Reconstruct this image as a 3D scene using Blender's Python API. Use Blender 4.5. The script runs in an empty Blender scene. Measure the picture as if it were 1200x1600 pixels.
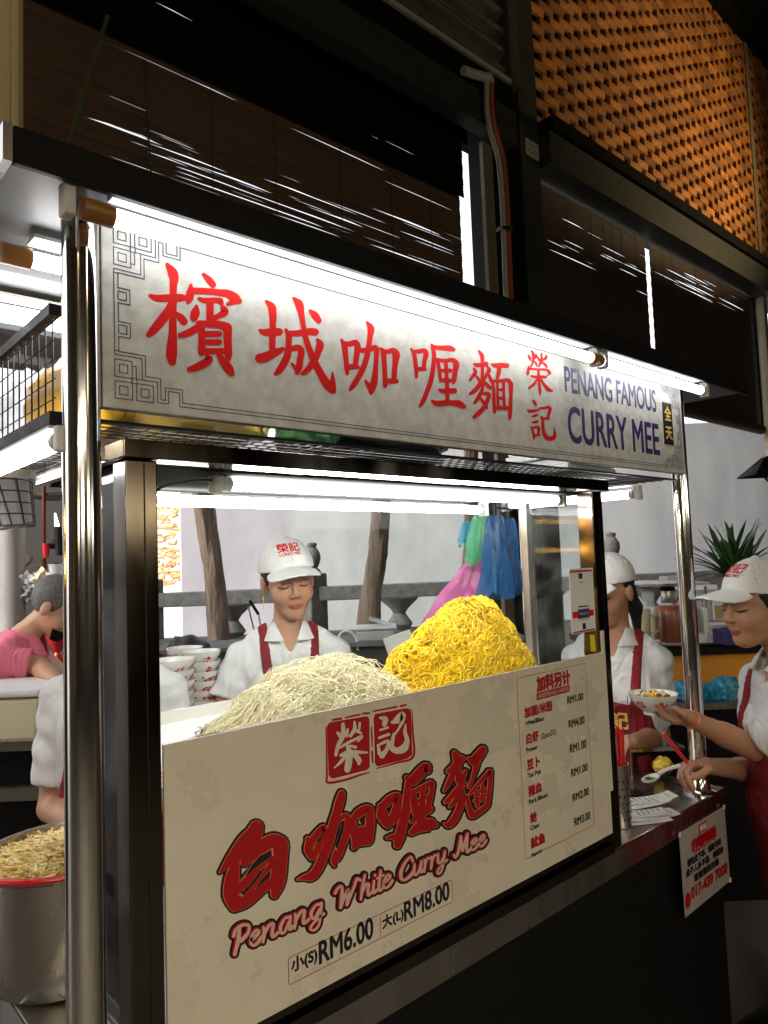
import bpy, bmesh, math, random
import numpy as np
from mathutils import Vector, Matrix
random.seed(7); RNG = np.random.default_rng(7)
S = bpy.context.scene; COL = S.collection

# ---------------------------------------------------------------- camera
RT = np.array((0.7434974, -0.66771751, -0.03694519)); UP = np.array((-0.01771347, -0.07489027, 0.99703444))
FW = np.array((0.66850419, 0.74063808, 0.06750832)); CP = np.array((0, 0, 1.5)); FP = 1113.95
cd = bpy.data.cameras.new('camera'); cam = bpy.data.objects.new('camera', cd); COL.objects.link(cam)
cd.sensor_fit = 'HORIZONTAL'; cd.sensor_width = 36; cd.lens = 36 * FP / 1200; cd.clip_start = .02; cd.clip_end = 500
cam.matrix_world = Matrix(((RT[0], UP[0], -FW[0], 0), (RT[1], UP[1], -FW[1], 0), (RT[2], UP[2], -FW[2], 1.5), (0, 0, 0, 1)))
S.camera = cam
# ---------------------------------------------------------------- world, sun, exposure
W = bpy.data.worlds.new('World'); S.world = W; W.use_nodes = True
nt = W.node_tree; bg = nt.nodes['Background']
sky = nt.nodes.new('ShaderNodeTexSky'); sky.sky_type = 'NISHITA'; sky.sun_disc = False
sky.sun_elevation = math.radians(33); sky.sun_rotation = math.radians(-90); sky.air_density = 1.2; sky.dust_density = 3
hs = nt.nodes.new('ShaderNodeHueSaturation'); hs.inputs['Saturation'].default_value = .25
nt.links.new(sky.outputs[0], hs.inputs['Color']); nt.links.new(hs.outputs[0], bg.inputs[0]); bg.inputs[1].default_value = .15
sd = bpy.data.lights.new('sun', 'SUN'); sd.energy = 1.1; sd.angle = math.radians(25); sd.color = (1, .95, .88)
so = bpy.data.objects.new('sun', sd); COL.objects.link(so); so.rotation_euler = Vector((.84, .06, -.54)).to_track_quat('-Z', 'Y').to_euler()
S.view_settings.view_transform = 'Standard'; S.view_settings.look = 'None'; S.view_settings.gamma = 1
S.view_settings.use_curve_mapping = False; S.view_settings.exposure = 1.5
S.render.engine = 'CYCLES'
cy = S.cycles; cy.use_denoising = True; cy.max_bounces = 8; cy.diffuse_bounces = 3; cy.glossy_bounces = 4; cy.transparent_max_bounces = 12
cy.sample_clamp_indirect = 4; cy.caustics_reflective = False; cy.caustics_refractive = False
TUBE = 17.0

# ---------------------------------------------------------------- helpers
def at(px, py, Y=None, X=None, Z=None, d=None):
    "point of the place seen at photo pixel (px,py) (1200x1600) on a given plane"
    r = FW + RT * (px - 600) / FP + UP * (800 - py) / FP
    t = Y / r[1] if Y is not None else X / r[0] if X is not None else (Z - 1.5) / r[2] if Z is not None else d
    return CP + r * t
def mat(name, col, rough=.5, metal=0., emit=None, es=0., noise=0., nscale=30., bump=0., bscale=80., stretch=(1, 1, 1), col2=None, trans=0., sss=0., spec=None, coat=0., alpha=None, rnoise=0.):
    m = bpy.data.materials.new(name); m.use_nodes = True; t = m.node_tree; b = t.nodes['Principled BSDF']
    b.inputs['Base Color'].default_value = (*col, 1); b.inputs['Roughness'].default_value = rough; b.inputs['Metallic'].default_value = metal
    if spec is not None: b.inputs['Specular IOR Level'].default_value = spec
    if coat: b.inputs['Coat Weight'].default_value = coat
    if sss: b.inputs['Subsurface Weight'].default_value = sss; b.inputs['Subsurface Radius'].default_value = (.012, .005, .003); b.inputs['Subsurface Scale'].default_value = 1
    if trans: b.inputs['Transmission Weight'].default_value = trans
    if alpha is not None: b.inputs['Alpha'].default_value = alpha
    if emit: b.inputs['Emission Color'].default_value = (*emit, 1); b.inputs['Emission Strength'].default_value = es
    if noise or bump or rnoise:
        tc = t.nodes.new('ShaderNodeTexCoord'); mp = t.nodes.new('ShaderNodeMapping'); mp.inputs['Scale'].default_value = stretch
        t.links.new(tc.outputs['Object'], mp.inputs[0])
    if noise or rnoise:
        n = t.nodes.new('ShaderNodeTexNoise'); n.inputs['Scale'].default_value = nscale; n.inputs['Detail'].default_value = 6; n.inputs['Roughness'].default_value = .6
        t.links.new(mp.outputs[0], n.inputs['Vector'])
    if noise:
        cr = t.nodes.new('ShaderNodeValToRGB'); c2 = col2 or tuple(c * (1 - noise) for c in col)
        cr.color_ramp.elements[0].position = .32; cr.color_ramp.elements[1].position = .68
        cr.color_ramp.elements[0].color = (*c2, 1); cr.color_ramp.elements[1].color = (*[min(1, c * (1 + noise * .3)) for c in col], 1)
        t.links.new(n.outputs[0], cr.inputs[0]); t.links.new(cr.outputs[0], b.inputs['Base Color'])
    if rnoise:
        mr = t.nodes.new('ShaderNodeMapRange'); mr.inputs[1].default_value = .3; mr.inputs[2].default_value = .7
        mr.inputs[3].default_value = max(.02, rough - rnoise); mr.inputs[4].default_value = rough + rnoise
        t.links.new(n.outputs[0], mr.inputs[0]); t.links.new(mr.outputs[0], b.inputs['Roughness'])
    if bump:
        n2 = t.nodes.new('ShaderNodeTexNoise'); n2.inputs['Scale'].default_value = bscale; n2.inputs['Detail'].default_value = 5
        t.links.new(mp.outputs[0], n2.inputs['Vector'])
        bp = t.nodes.new('ShaderNodeBump'); bp.inputs['Strength'].default_value = bump; bp.inputs['Distance'].default_value = .004
        t.links.new(n2.outputs[0], bp.inputs['Height']); t.links.new(bp.outputs[0], b.inputs['Normal'])
    return m
def glassmat(name, tint=(.96, .98, .97), refl=.12, haze=.03):
    m = bpy.data.materials.new(name); m.use_nodes = True; t = m.node_tree; t.nodes.clear()
    o = t.nodes.new('ShaderNodeOutputMaterial'); tr = t.nodes.new('ShaderNodeBsdfTransparent'); tr.inputs[0].default_value = (*tint, 1)
    gl = t.nodes.new('ShaderNodeBsdfGlossy'); gl.inputs['Roughness'].default_value = .02
    lw = t.nodes.new('ShaderNodeLayerWeight'); lw.inputs[0].default_value = refl
    mx = t.nodes.new('ShaderNodeMixShader'); t.links.new(lw.outputs['Fresnel'], mx.inputs[0]); t.links.new(tr.outputs[0], mx.inputs[1]); t.links.new(gl.outputs[0], mx.inputs[2])
    df = t.nodes.new('ShaderNodeBsdfDiffuse'); df.inputs[0].default_value = (.8, .82, .82, 1)
    tc = t.nodes.new('ShaderNodeTexCoord'); n = t.nodes.new('ShaderNodeTexNoise'); n.inputs['Scale'].default_value = 7; n.inputs['Detail'].default_value = 8; n.inputs['Distortion'].default_value = 1.5
    t.links.new(tc.outputs['Object'], n.inputs['Vector'])
    mr = t.nodes.new('ShaderNodeMapRange'); mr.inputs[1].default_value = .45; mr.inputs[2].default_value = .8; mr.inputs[4].default_value = haze * 4
    mr.inputs[3].default_value = haze * .3
    t.links.new(n.outputs[0], mr.inputs[0])
    mx2 = t.nodes.new('ShaderNodeMixShader'); t.links.new(mr.outputs[0], mx2.inputs[0]); t.links.new(mx.outputs[0], mx2.inputs[1]); t.links.new(df.outputs[0], mx2.inputs[2])
    t.links.new(mx2.outputs[0], o.inputs[0]); return m
def attrmat(name, rough=.55, sss=0., bump=.15, bscale=300):
    m = mat(name, (.5, .5, .5), rough, sss=sss, bump=bump, bscale=bscale); t = m.node_tree
    a = t.nodes.new('ShaderNodeAttribute'); a.attribute_name = 'Col'; t.links.new(a.outputs['Color'], t.nodes['Principled BSDF'].inputs['Base Color']); return m
def tag(o, label=None, cat=None, group=None, kind=None):
    for k, v in (('label', label), ('category', cat), ('group', group), ('kind', kind)):
        if v: o[k] = v
    return o
def thing(name, label, cat, loc=(0, 0, 0), group=None, rz=0.):
    o = bpy.data.objects.new(name, None); COL.objects.link(o); o.location = loc; o.rotation_euler = (0, 0, rz); o.empty_display_size = .05
    return tag(o, label, cat, group)
def link(name, me, parent=None):
    o = bpy.data.objects.new(name, me); COL.objects.link(o)
    if parent is not None:
        o.parent = parent; o.matrix_parent_inverse = Matrix.Identity(4)
        if not parent.get('_local'): o.location = -abs_loc(parent)
    return o
def abs_loc(o):
    l = Vector((0, 0, 0))
    while o is not None: l += o.location; o = o.parent
    return l
def dup(root, loc, label=None, group=None):
    def cp(o, par):
        c = o.copy(); COL.objects.link(c); c.parent = par
        for ch in KIDS.get(o.name, []): cp(ch, c)
        return c
    c = cp(root, None); c.location = loc
    if label: c['label'] = label
    if group: c['group'] = group
    return c
KIDS = {}
class MB:
    "collects simple solids given in world coordinates"
    def __init__(s): s.v = []; s.f = []; s.n = 0
    def add(s, v, f):
        v = np.asarray(v, float); s.v.append(v); s.f += [tuple(i + s.n for i in q) for q in f]; s.n += len(v); return s
    def box(s, a, b, R=None, c=None):
        a = np.array(a, float); b = np.array(b, float); lo = np.minimum(a, b); hi = np.maximum(a, b)
        v = np.array([[(lo, hi)[i][0], (lo, hi)[j][1], (lo, hi)[k][2]] for i in (0, 1) for j in (0, 1) for k in (0, 1)])
        if R is not None:
            c = (lo + hi) / 2 if c is None else np.array(c); v = (v - c) @ np.array(R).T + c
        return s.add(v, [(0, 1, 3, 2), (4, 6, 7, 5), (0, 4, 5, 1), (2, 3, 7, 6), (0, 2, 6, 4), (1, 5, 7, 3)])
    def tube(s, P, r, n=8, cap=True, flat=None):
        P = np.array(P, float); m = len(P); r = np.broadcast_to(r, (m,)).astype(float)
        T = np.gradient(P, axis=0); T /= np.linalg.norm(T, axis=1)[:, None] + 1e-12
        ref = np.array((0, 0, 1.)) if abs(T[0][2]) < .9 else np.array((1., 0, 0))
        U = np.cross(T, ref); U /= np.linalg.norm(U, axis=1)[:, None] + 1e-12; V = np.cross(T, U)
        a = np.arange(n) * 2 * math.pi / n
        ring = U[:, None] * np.cos(a)[None, :, None] + V[:, None] * np.sin(a)[None, :, None]
        v = (P[:, None] + ring * r[:, None, None]).reshape(-1, 3)
        f = [(i * n + j, i * n + (j + 1) % n, (i + 1) * n + (j + 1) % n, (i + 1) * n + j) for i in range(m - 1) for j in range(n)]
        if cap: f += [tuple(range(n - 1, -1, -1)), tuple((m - 1) * n + j for j in range(n))]
        return s.add(v, f)
    def lathe(s, c, prof, n=24, axis=None):
        "profile (r,z) round a vertical axis at c"
        prof = np.array(prof, float); a = np.arange(n) * 2 * math.pi / n; c = np.array(c, float)
        v = np.stack([prof[:, None, 0] * np.cos(a), prof[:, None, 0] * np.sin(a), np.repeat(prof[:, 1:2], n, 1)], -1).reshape(-1, 3)
        if axis is not None: v = v @ np.array(Vector((0, 0, 1)).rotation_difference(Vector(axis)).to_matrix()).T
        m = len(prof)
        f = [(i * n + j, i * n + (j + 1) % n, (i + 1) * n + (j + 1) % n, (i + 1) * n + j) for i in range(m - 1) for j in range(n)]
        return s.add(v + c, f)
    def prism(s, poly, h):
        "poly: list of 3D points, extruded by vector h"
        p = np.array(poly, float); n = len(p); h = np.array(h, float)
        return s.add(np.vstack([p, p + h]), [tuple(range(n - 1, -1, -1)), tuple(range(n, 2 * n))] + [(i, (i + 1) % n, n + (i + 1) % n, n + i) for i in range(n)])
    def mesh(s, name='m'):
        me = bpy.data.meshes.new(name); me.from_pydata(np.vstack(s.v).tolist(), [], s.f); return me
    def build(s, name, m, parent=None, smooth=False, bev=0., kind=None, label=None):
        me = s.mesh(name); me.materials.append(m)
        if bev:
            bm = bmesh.new(); bm.from_mesh(me)
            es = [e for e in bm.edges if e.is_manifold and e.calc_face_angle(0) > .7]
            bmesh.ops.bevel(bm, geom=es, offset=bev, segments=2, profile=.5, affect='EDGES'); bm.to_mesh(me); bm.free()
        if smooth: shade(me)
        o = link(name, me, parent)
        if kind: o['kind'] = kind
        if label: o['label'] = label
        if parent is not None: KIDS.setdefault(parent.name, []).append(o)
        return o
def shade(me, ang=40):
    me.polygons.foreach_set('use_smooth', [True] * len(me.polygons)); me.set_sharp_from_angle(angle=math.radians(ang))
def rawmesh(name, V, F, m, parent=None, smooth=True, cols=None, kind=None):
    me = bpy.data.meshes.new(name); V = np.asarray(V, np.float32); F = np.asarray(F, np.int32)
    k = F.shape[1]; me.vertices.add(len(V)); me.vertices.foreach_set('co', V.ravel()); me.loops.add(F.size); me.loops.foreach_set('vertex_index', F.ravel())
    me.polygons.add(len(F)); me.polygons.foreach_set('loop_start', np.arange(0, F.size, k, dtype=np.int32)); me.polygons.foreach_set('loop_total', np.full(len(F), k, np.int32))
    me.update(calc_edges=True); me.validate()
    if smooth: me.polygons.foreach_set('use_smooth', [True] * len(me.polygons))
    if cols is not None:
        a = me.color_attributes.new('Col', 'FLOAT_COLOR', 'POINT'); a.data.foreach_set('color', np.c_[cols, np.ones(len(cols))].astype(np.float32).ravel())
    me.materials.append(m); o = link(name, me, parent)
    if kind: o['kind'] = kind
    if parent is not None: KIDS.setdefault(parent.name, []).append(o)
    return o
def spline(P, n=8):
    P = np.array(P, float)
    if len(P) < 3: return np.array([P[0] + (P[-1] - P[0]) * t for t in np.linspace(0, 1, 4)])
    Q = np.vstack([2 * P[0] - P[1], P, 2 * P[-1] - P[-2]]); out = []
    for i in range(1, len(Q) - 2):
        for t in np.linspace(0, 1, n, endpoint=False):
            a, b, c, d = Q[i - 1], Q[i], Q[i + 1], Q[i + 2]
            out.append(.5 * ((2 * b) + (c - a) * t + (2 * a - 5 * b + 4 * c - d) * t * t + (3 * b - a - 3 * c + d) * t ** 3))
    return np.array(out + [Q[-2]])

# ---------------------------------------------------------------- materials
M = {}
def crease(m):
    "long soft cloth creases chained before the fine weave"
    t = m.node_tree; b = t.nodes['Principled BSDF']; old = b.inputs['Normal'].links[0].from_node; tc = t.nodes.new('ShaderNodeTexCoord')
    mp = t.nodes.new('ShaderNodeMapping'); mp.inputs['Scale'].default_value = (1, 1, .45); mp.inputs['Rotation'].default_value = (.5, .3, 0); t.links.new(tc.outputs['Object'], mp.inputs[0])
    n = t.nodes.new('ShaderNodeTexNoise'); n.inputs['Scale'].default_value = 7.5; n.inputs['Detail'].default_value = 1.5; n.inputs['Distortion'].default_value = 1.4; t.links.new(mp.outputs[0], n.inputs['Vector'])
    r = t.nodes.new('ShaderNodeMath'); r.operation = 'PINGPONG'; r.inputs[1].default_value = .12; t.links.new(n.outputs[0], r.inputs[0])
    bp = t.nodes.new('ShaderNodeBump'); bp.inputs['Strength'].default_value = .62; bp.inputs['Distance'].default_value = .05; t.links.new(r.outputs[0], bp.inputs['Height']); t.links.new(bp.outputs[0], old.inputs['Normal'])
M['chrome'] = mat('polished_steel', (.74, .72, .69), .10, 1, rnoise=.05, nscale=14, stretch=(1, 1, .15), bump=.05, bscale=20)
M['steel'] = mat('brushed_steel', (.50, .47, .43), .27, 1, rnoise=.1, nscale=10, bump=.06, bscale=60, stretch=(1, 1, .1))
M['darksteel'] = mat('dull_dark_steel', (.17, .14, .11), .3, 1, rnoise=.1, nscale=12, stretch=(1, 1, .2))
M['steelflat'] = mat('steel_sheet', (.48, .46, .43), .3, 1, noise=.25, nscale=6, rnoise=.1)
M['black'] = mat('black_paint', (.006, .006, .006), .5, rnoise=.1, nscale=20, spec=.2)
M['canopy'] = mat('canopy_underside_grey', (.10, .103, .11), .5, noise=.15, nscale=5)
M['blindlit'] = mat('lit_brown_bamboo', (.12, .060, .022), .6, noise=.45, nscale=40, stretch=(.08, 1, 3), bump=.2, bscale=200)  # brighter copy of the bamboo, light on the left blind put into colour
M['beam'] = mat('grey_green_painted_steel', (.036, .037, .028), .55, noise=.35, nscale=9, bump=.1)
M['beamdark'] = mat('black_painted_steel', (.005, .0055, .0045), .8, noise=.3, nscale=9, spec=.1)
M['cream'] = mat('cream_acrylic', (.66, .60, .48), .30, rnoise=.12, noise=.14, nscale=4, bump=.02)
M['signface'] = mat('silver_sign_face', (.60, .595, .56), .6, spec=.2, noise=.14, nscale=38, bump=.08, col2=(.47, .45, .40))
M['red'] = mat('sign_red_vinyl', (.60, .006, .004), .55, spec=.15)
M['dred'] = mat('dark_red_print', (.36, .004, .006), .45)
M['navy'] = mat('navy_vinyl', (.035, .028, .13), .45)
M['ink'] = mat('black_print', (.008, .008, .012), .5)
M['line'] = mat('dark_line_print', (.03, .03, .07), .5)
M['orangeline'] = mat('orange_outline_print', (.75, .22, .08), .5)
M['pink'] = mat('pale_pink_print', (.62, .40, .33), .5)
M['gold'] = mat('gold_print', (.75, .52, .12), .4)
M['glass'] = glassmat('clear_glass', haze=.015)
M['tube'] = mat('lit_tube', (.9, .9, .9), .3, emit=(1, .985, .95), es=TUBE)
M['tubesign'] = mat('lit_sign_tube', (.9, .9, .9), .3, emit=(.95, .97, 1), es=TUBE * .18)
M['tubeweak'] = mat('lit_tube_dim', (.9, .9, .9), .3, emit=(.97, .98, 1), es=TUBE * .5)
M['amber'] = mat('amber_plastic', (.34, .15, .03), .35, sss=.1)
M['whiteplastic'] = mat('white_plastic', (.72, .71, .68), .35)
M['foam'] = mat('white_foam', (.78, .77, .74), .7, bump=.1)
M['brick'] = mat('terracotta', (.52, .205, .042), .8, noise=.45, nscale=9, bump=.3, bscale=120, col2=(.26, .09, .026))
M['plaster'] = mat('grey_plaster', (.36, .365, .375), .8, noise=.22, nscale=2.2, bump=.15, bscale=10, stretch=(1, 1, .3))
M['lilac'] = mat('lilac_plaster', (.58, .53, .58), .8, noise=.15, nscale=1.6, bump=.1, bscale=10, stretch=(1, 1, .4))
M['stone'] = mat('carved_grey_stone', (.15, .145, .14), .8, noise=.4, nscale=16, bump=.6, bscale=50)
M['bark'] = mat('weathered_trunk', (.28, .20, .15), .8, noise=.6, nscale=7, bump=1., bscale=30, stretch=(1, 1, .18), col2=(.06, .04, .03))
M['concrete'] = mat('dark_concrete_floor', (.13, .115, .095), .55, noise=.35, nscale=3, bump=.15)
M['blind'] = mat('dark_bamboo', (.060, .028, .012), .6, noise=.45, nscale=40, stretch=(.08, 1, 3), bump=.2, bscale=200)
M['blindshade'] = mat('shaded_bamboo', (.003, .002, .0015), .9, spec=.1)  # black colour stands in for shade on the upper blind
M['cord'] = mat('blind_cord', (.05, .045, .035), .8)
M['greencord'] = mat('green_cord', (.06, .085, .03), .8)
M['apron'] = mat('maroon_apron', (.24, .006, .014), .75, noise=.2, nscale=9, bump=.25, bscale=60); crease(M['apron'])
M['white_cotton'] = mat('white_pique_cotton', (.76, .76, .76), .85, noise=.05, nscale=8, bump=.35, bscale=420); crease(M['white_cotton'])
M['capcloth'] = mat('white_cap_cloth', (.72, .71, .68), .8, bump=.25, bscale=300)
M['pinkshirt'] = mat('pink_pique_cotton', (.75, .17, .26), .85, noise=.12, nscale=8, bump=.35, bscale=420); crease(M['pinkshirt'])
M['trousers'] = mat('black_trousers', (.015, .015, .018), .8)
M['hair'] = mat('black_hair', (.012, .009, .008), .42, bump=.6, bscale=260, stretch=(1, 1, .15))
M['skin'] = attrmat('skin', .45, .10, bump=.4, bscale=160)
M['yellow_gapshade'] = mat('yellow_noodle_gap_shade', (.50, .24, .002), .5)  # heap core coloured darker to paint shade between the strands
M['bihun_gapshade'] = mat('rice_noodle_gap_shade', (.55, .44, .22), .5)  # same for the white heap: gap shade put into the core colour
M['yellow'] = mat('yellow_noodle', (.88, .57, .004), .35, noise=.2, nscale=10, spec=.4)
M['bihun'] = mat('white_rice_noodle', (.95, .83, .54), .4, sss=.15, noise=.1, nscale=10)
M['sprout'] = mat('bean_sprout', (.90, .80, .48), .3, noise=.3, nscale=60, col2=(.85, .55, .10))
M['ceramic'] = mat('white_ceramic', (.74, .73, .70), .15, coat=.4)
M['flower'] = mat('red_flower_print', (.5, .02, .015), .3)
M['blackbag'] = mat('black_rock_bag', (.02, .02, .02), .55, bump=1, bscale=40)
M['lightgrey'] = mat('pale_grey_panel', (.42, .43, .45), .5, noise=.08, nscale=5)
M['orange'] = mat('orange_panel', (.75, .30, .02), .5)
M['brownjar'] = mat('sauce_jar', (.22, .07, .03), .25)
M['ivory'] = mat('ivory_plastic', (.75, .68, .48), .4)
M['leaf'] = mat('green_leaf', (.05, .12, .03), .45, noise=.4, nscale=8)
M['palm'] = mat('mesh_shelf_wire', (.35, .34, .32), .35, 1)
M['wire'] = mat('dark_wire', (.08, .075, .07), .4, .8)
M['cable'] = mat('black_cable', (.01, .01, .01), .5)
M['redplastic'] = mat('red_plastic', (.65, .015, .02), .3, coat=.3)
M['greyplastic'] = mat('grey_plastic', (.25, .26, .27), .5)
M['paper'] = mat('receipt_paper', (.75, .74, .72), .7)
M['hallwall'] = mat('stained_hall_wall', (.20, .15, .10), .7, noise=.8, nscale=.7, col2=(.02, .014, .008), stretch=(1, 1, .4))
M['shelfbed'] = mat('case_ceiling_grey', (.07, .07, .07), .6)
M['warmwall'] = mat('dark_kitchen_wall', (.02, .016, .013), .6, noise=.4, nscale=6)
M['pipeo'] = mat('orange_conduit', (.38, .085, .02), .4)
M['pipew'] = mat('white_conduit', (.42, .40, .33), .5)
M['corr'] = mat('olive_corrugated_steel', (.12, .115, .08), .45, .3, noise=.3, nscale=8)
M['chili'] = mat('black_liquid', (.02, .01, .008), .1)
def bagmat(name, c, a=.62):
    m = mat(name, c, .28, alpha=a, bump=.8, bscale=18); m.node_tree.nodes['Principled BSDF'].inputs['Transmission Weight'].default_value = 0; return m
M['bagblue'] = bagmat('blue_bag_film', (.02, .13, .36)); M['baggreen'] = bagmat('green_bag_film', (.10, .50, .25)); M['bagpink'] = bagmat('pink_bag_film', (.80, .18, .50))
M['bagcyan'] = bagmat('cyan_bag_film', (.03, .40, .60)); M['bagyellow'] = bagmat('yellow_bag_film', (.75, .52, .10), .9)
M['clearbox'] = mat('clear_plastic_box', (.75, .78, .82), .2, alpha=.5)

def pervariant(m, amt):
    t = m.node_tree; b = t.nodes['Principled BSDF']; src = b.inputs['Base Color'].links[0].from_socket; g = t.nodes.new('ShaderNodeNewGeometry'); oi_ = t.nodes.new('ShaderNodeObjectInfo')
    ad = t.nodes.new('ShaderNodeMath'); ad.operation = 'ADD'; t.links.new(g.outputs['Random Per Island'], ad.inputs[0]); t.links.new(oi_.outputs['Random'], ad.inputs[1]); fr = t.nodes.new('ShaderNodeMath'); fr.operation = 'FRACT'; t.links.new(ad.outputs[0], fr.inputs[0])
    mr = t.nodes.new('ShaderNodeMapRange'); mr.inputs[3].default_value = 1 - amt; mr.inputs[4].default_value = 1 + amt * .6; t.links.new(fr.outputs[0], mr.inputs[0])
    h = t.nodes.new('ShaderNodeHueSaturation'); t.links.new(src, h.inputs['Color']); t.links.new(mr.outputs[0], h.inputs['Value']); t.links.new(h.outputs[0], b.inputs['Base Color'])
pervariant(M['brick'], .42); pervariant(M['yellow'], .16); pervariant(M['bihun'], .14); pervariant(M['sprout'], .2); pervariant(M['blindlit'], .35)
for n_ in M['bark'].node_tree.nodes:
    if n_.type == 'BUMP': n_.inputs['Distance'].default_value = .03
# ---------------------------------------------------------------- flat prints: brush strokes and lettering
def brush(strokes, org, sc, plane, m, name, parent, grow=0., lift=0., jit=0.00003):
    "strokes traced over the lettering: each [(x,y,half width)..], laid on a plane as thin vinyl"
    V = []; F = []; n = 0
    for k, st in enumerate(strokes):
        P = spline(st, 6); c = P[:, :2]; r = np.maximum(P[:, 2], 1.5) + grow
        T = np.gradient(c, axis=0); T /= np.linalg.norm(T, axis=1)[:, None] + 1e-9; N = np.c_[-T[:, 1], T[:, 0]]
        L = c + N * r[:, None]; R = c - N * r[:, None]; pts = []
        for i in range(len(c)): pts += [L[i], R[i]]
        fs = [(2 * i, 2 * i + 1, 2 * i + 3, 2 * i + 2) for i in range(len(c) - 1)]
        for e, sg in ((0, 1), (len(c) - 1, -1)):
            b = len(pts); a0 = math.atan2(N[e][1], N[e][0])
            pts.append(c[e]); pts += [c[e] + r[e] * np.array((math.cos(a0 + sg * math.pi * t / 6), math.sin(a0 + sg * math.pi * t / 6))) for t in range(7)]
            fs += [(b, b + 1 + t, b + 2 + t, b) [:3] for t in range(6)]
        for p in pts:
            q = plane(org[0] + p[0] / sc, org[1] + p[1] / sc); V.append((q[0], q[1] - lift - k * jit, q[2]))
        F += [tuple(i + n for i in f) for f in fs]; n += len(pts)
    mb = MB(); mb.add(V, F)
    return mb.build(name, m, parent)
def poly(pts, org, sc, plane, m, name, parent, lift):
    V = [plane(org[0] + x / sc, org[1] + y / sc) for x, y in pts]; V = [(q[0], q[1] - lift, q[2]) for q in V]
    me = bpy.data.meshes.new(name); bm = bmesh.new(); vs = [bm.verts.new(v) for v in V]; f = bm.faces.new(vs)
    bmesh.ops.triangulate(bm, faces=[f]); bm.to_mesh(me); bm.free(); me.materials.append(m); o = link(name, me, parent)
    KIDS.setdefault(parent.name, []).append(o) if parent else None
    return o
_tc = {}
def text_verts(s):
    if s not in _tc:
        c = bpy.data.curves.new('t', 'FONT'); c.body = s; c.resolution_u = 4; o = bpy.data.objects.new('t', c); COL.objects.link(o)
        bpy.context.view_layer.update(); me = o.to_mesh(); V = np.array([v.co[:] for v in me.vertices]); F = [tuple(p.vertices) for p in me.polygons]
        o.to_mesh_clear(); bpy.data.objects.remove(o); bpy.data.curves.remove(c); _tc[s] = (V, F)
    return _tc[s]
def text(s, x0, x1, z0, z1, Y, m, name, parent, bold=0., lift=.0006, fn=None):
    V, F = text_verts(s); lo = V.min(0); hi = V.max(0)
    u = (V[:, 0] - lo[0]) / (hi[0] - lo[0]); w = (V[:, 1] - lo[1]) / (hi[1] - lo[1])
    mb = MB(); offs = [(0, 0)] if not bold else [(0, 0)] + [(bold * math.cos(a), bold * math.sin(a)) for a in np.arange(6) * math.pi / 3]
    for k, (a, b) in enumerate(offs):
        X = x0 + u * (x1 - x0) + a; Z = z0 + w * (z1 - z0) + b
        P = np.c_[X, np.full(len(X), Y - lift - k * .00002), Z] if fn is None else fn(X, Z, lift + k * .00003)
        mb.add(P, F)
    return mb.build(name, m, parent)

# ================================================================ setting
RH = np.array((.74404, -.66820, 0)) / np.linalg.norm((.74404, -.66820)); FH = np.array((-RH[1], RH[0], 0)); R90 = np.array([RH, FH, (0, 0, 1)]).T
def vbox(mb, px0, px1, py0, py1, d, t, tilt=0.):
    "box turned to face the aisle where the camera stands; front face at depth d"
    c = at((px0 + px1) / 2, (py0 + py1) / 2, d=d); w = abs(px1 - px0) / FP * d; h = abs(py1 - py0) / FP * d
    q = c + FH * t / 2; R = R90
    if tilt: ca, sa = math.cos(tilt), math.sin(tilt); R = R90 @ np.array(((ca, 0, -sa), (0, 1, 0), (sa, 0, ca)))
    return mb.box(q - np.array((w / 2, t / 2, h / 2)), q + np.array((w / 2, t / 2, h / 2)), R)
def struct(mb, name, m, **k): return mb.build(name, m, None, kind='structure', **k)
struct(MB().box((-60, -60, -.3), (60, 60, 0)), 'ground', M['concrete'])
struct(MB().box((-7, -9, 7.6), (16, 3.5, 7.8)), 'hall_roof', M['beamdark'])
struct(MB().box((-7, -9.2, 0), (16, -9, 7.6)), 'hall_back_wall', M['hallwall'])
struct(MB().box((-7.2, -9, 0), (-7, 3.5, 7.6)), 'hall_side_wall', M['hallwall'])
struct(MB().box((16, -9, 0), (16.2, 3.5, 7.6)), 'hall_end_wall', M['hallwall'])
struct(MB().box((-7, 3.42, 4.66), (16, 3.5, 7.6)), 'upper_storey_wall', M['beamdark'])

# building frame
t = thing('wall_beam', 'grey green steel beam running under the perforated brick screen', 'beam', (7, 3, 4.5))
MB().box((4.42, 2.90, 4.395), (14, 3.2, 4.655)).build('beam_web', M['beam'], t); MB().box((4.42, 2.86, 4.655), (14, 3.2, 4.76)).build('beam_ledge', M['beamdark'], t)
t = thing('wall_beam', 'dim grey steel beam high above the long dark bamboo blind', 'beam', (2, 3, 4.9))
MB().box((-3, 2.84, 4.33), (3.93, 2.95, 4.56)).build('beam_web', M['beam'], t); MB().box((-3, 2.86, 4.56), (3.93, 2.95, 4.75)).build('beam_flange', M['beamdark'], t)
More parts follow.
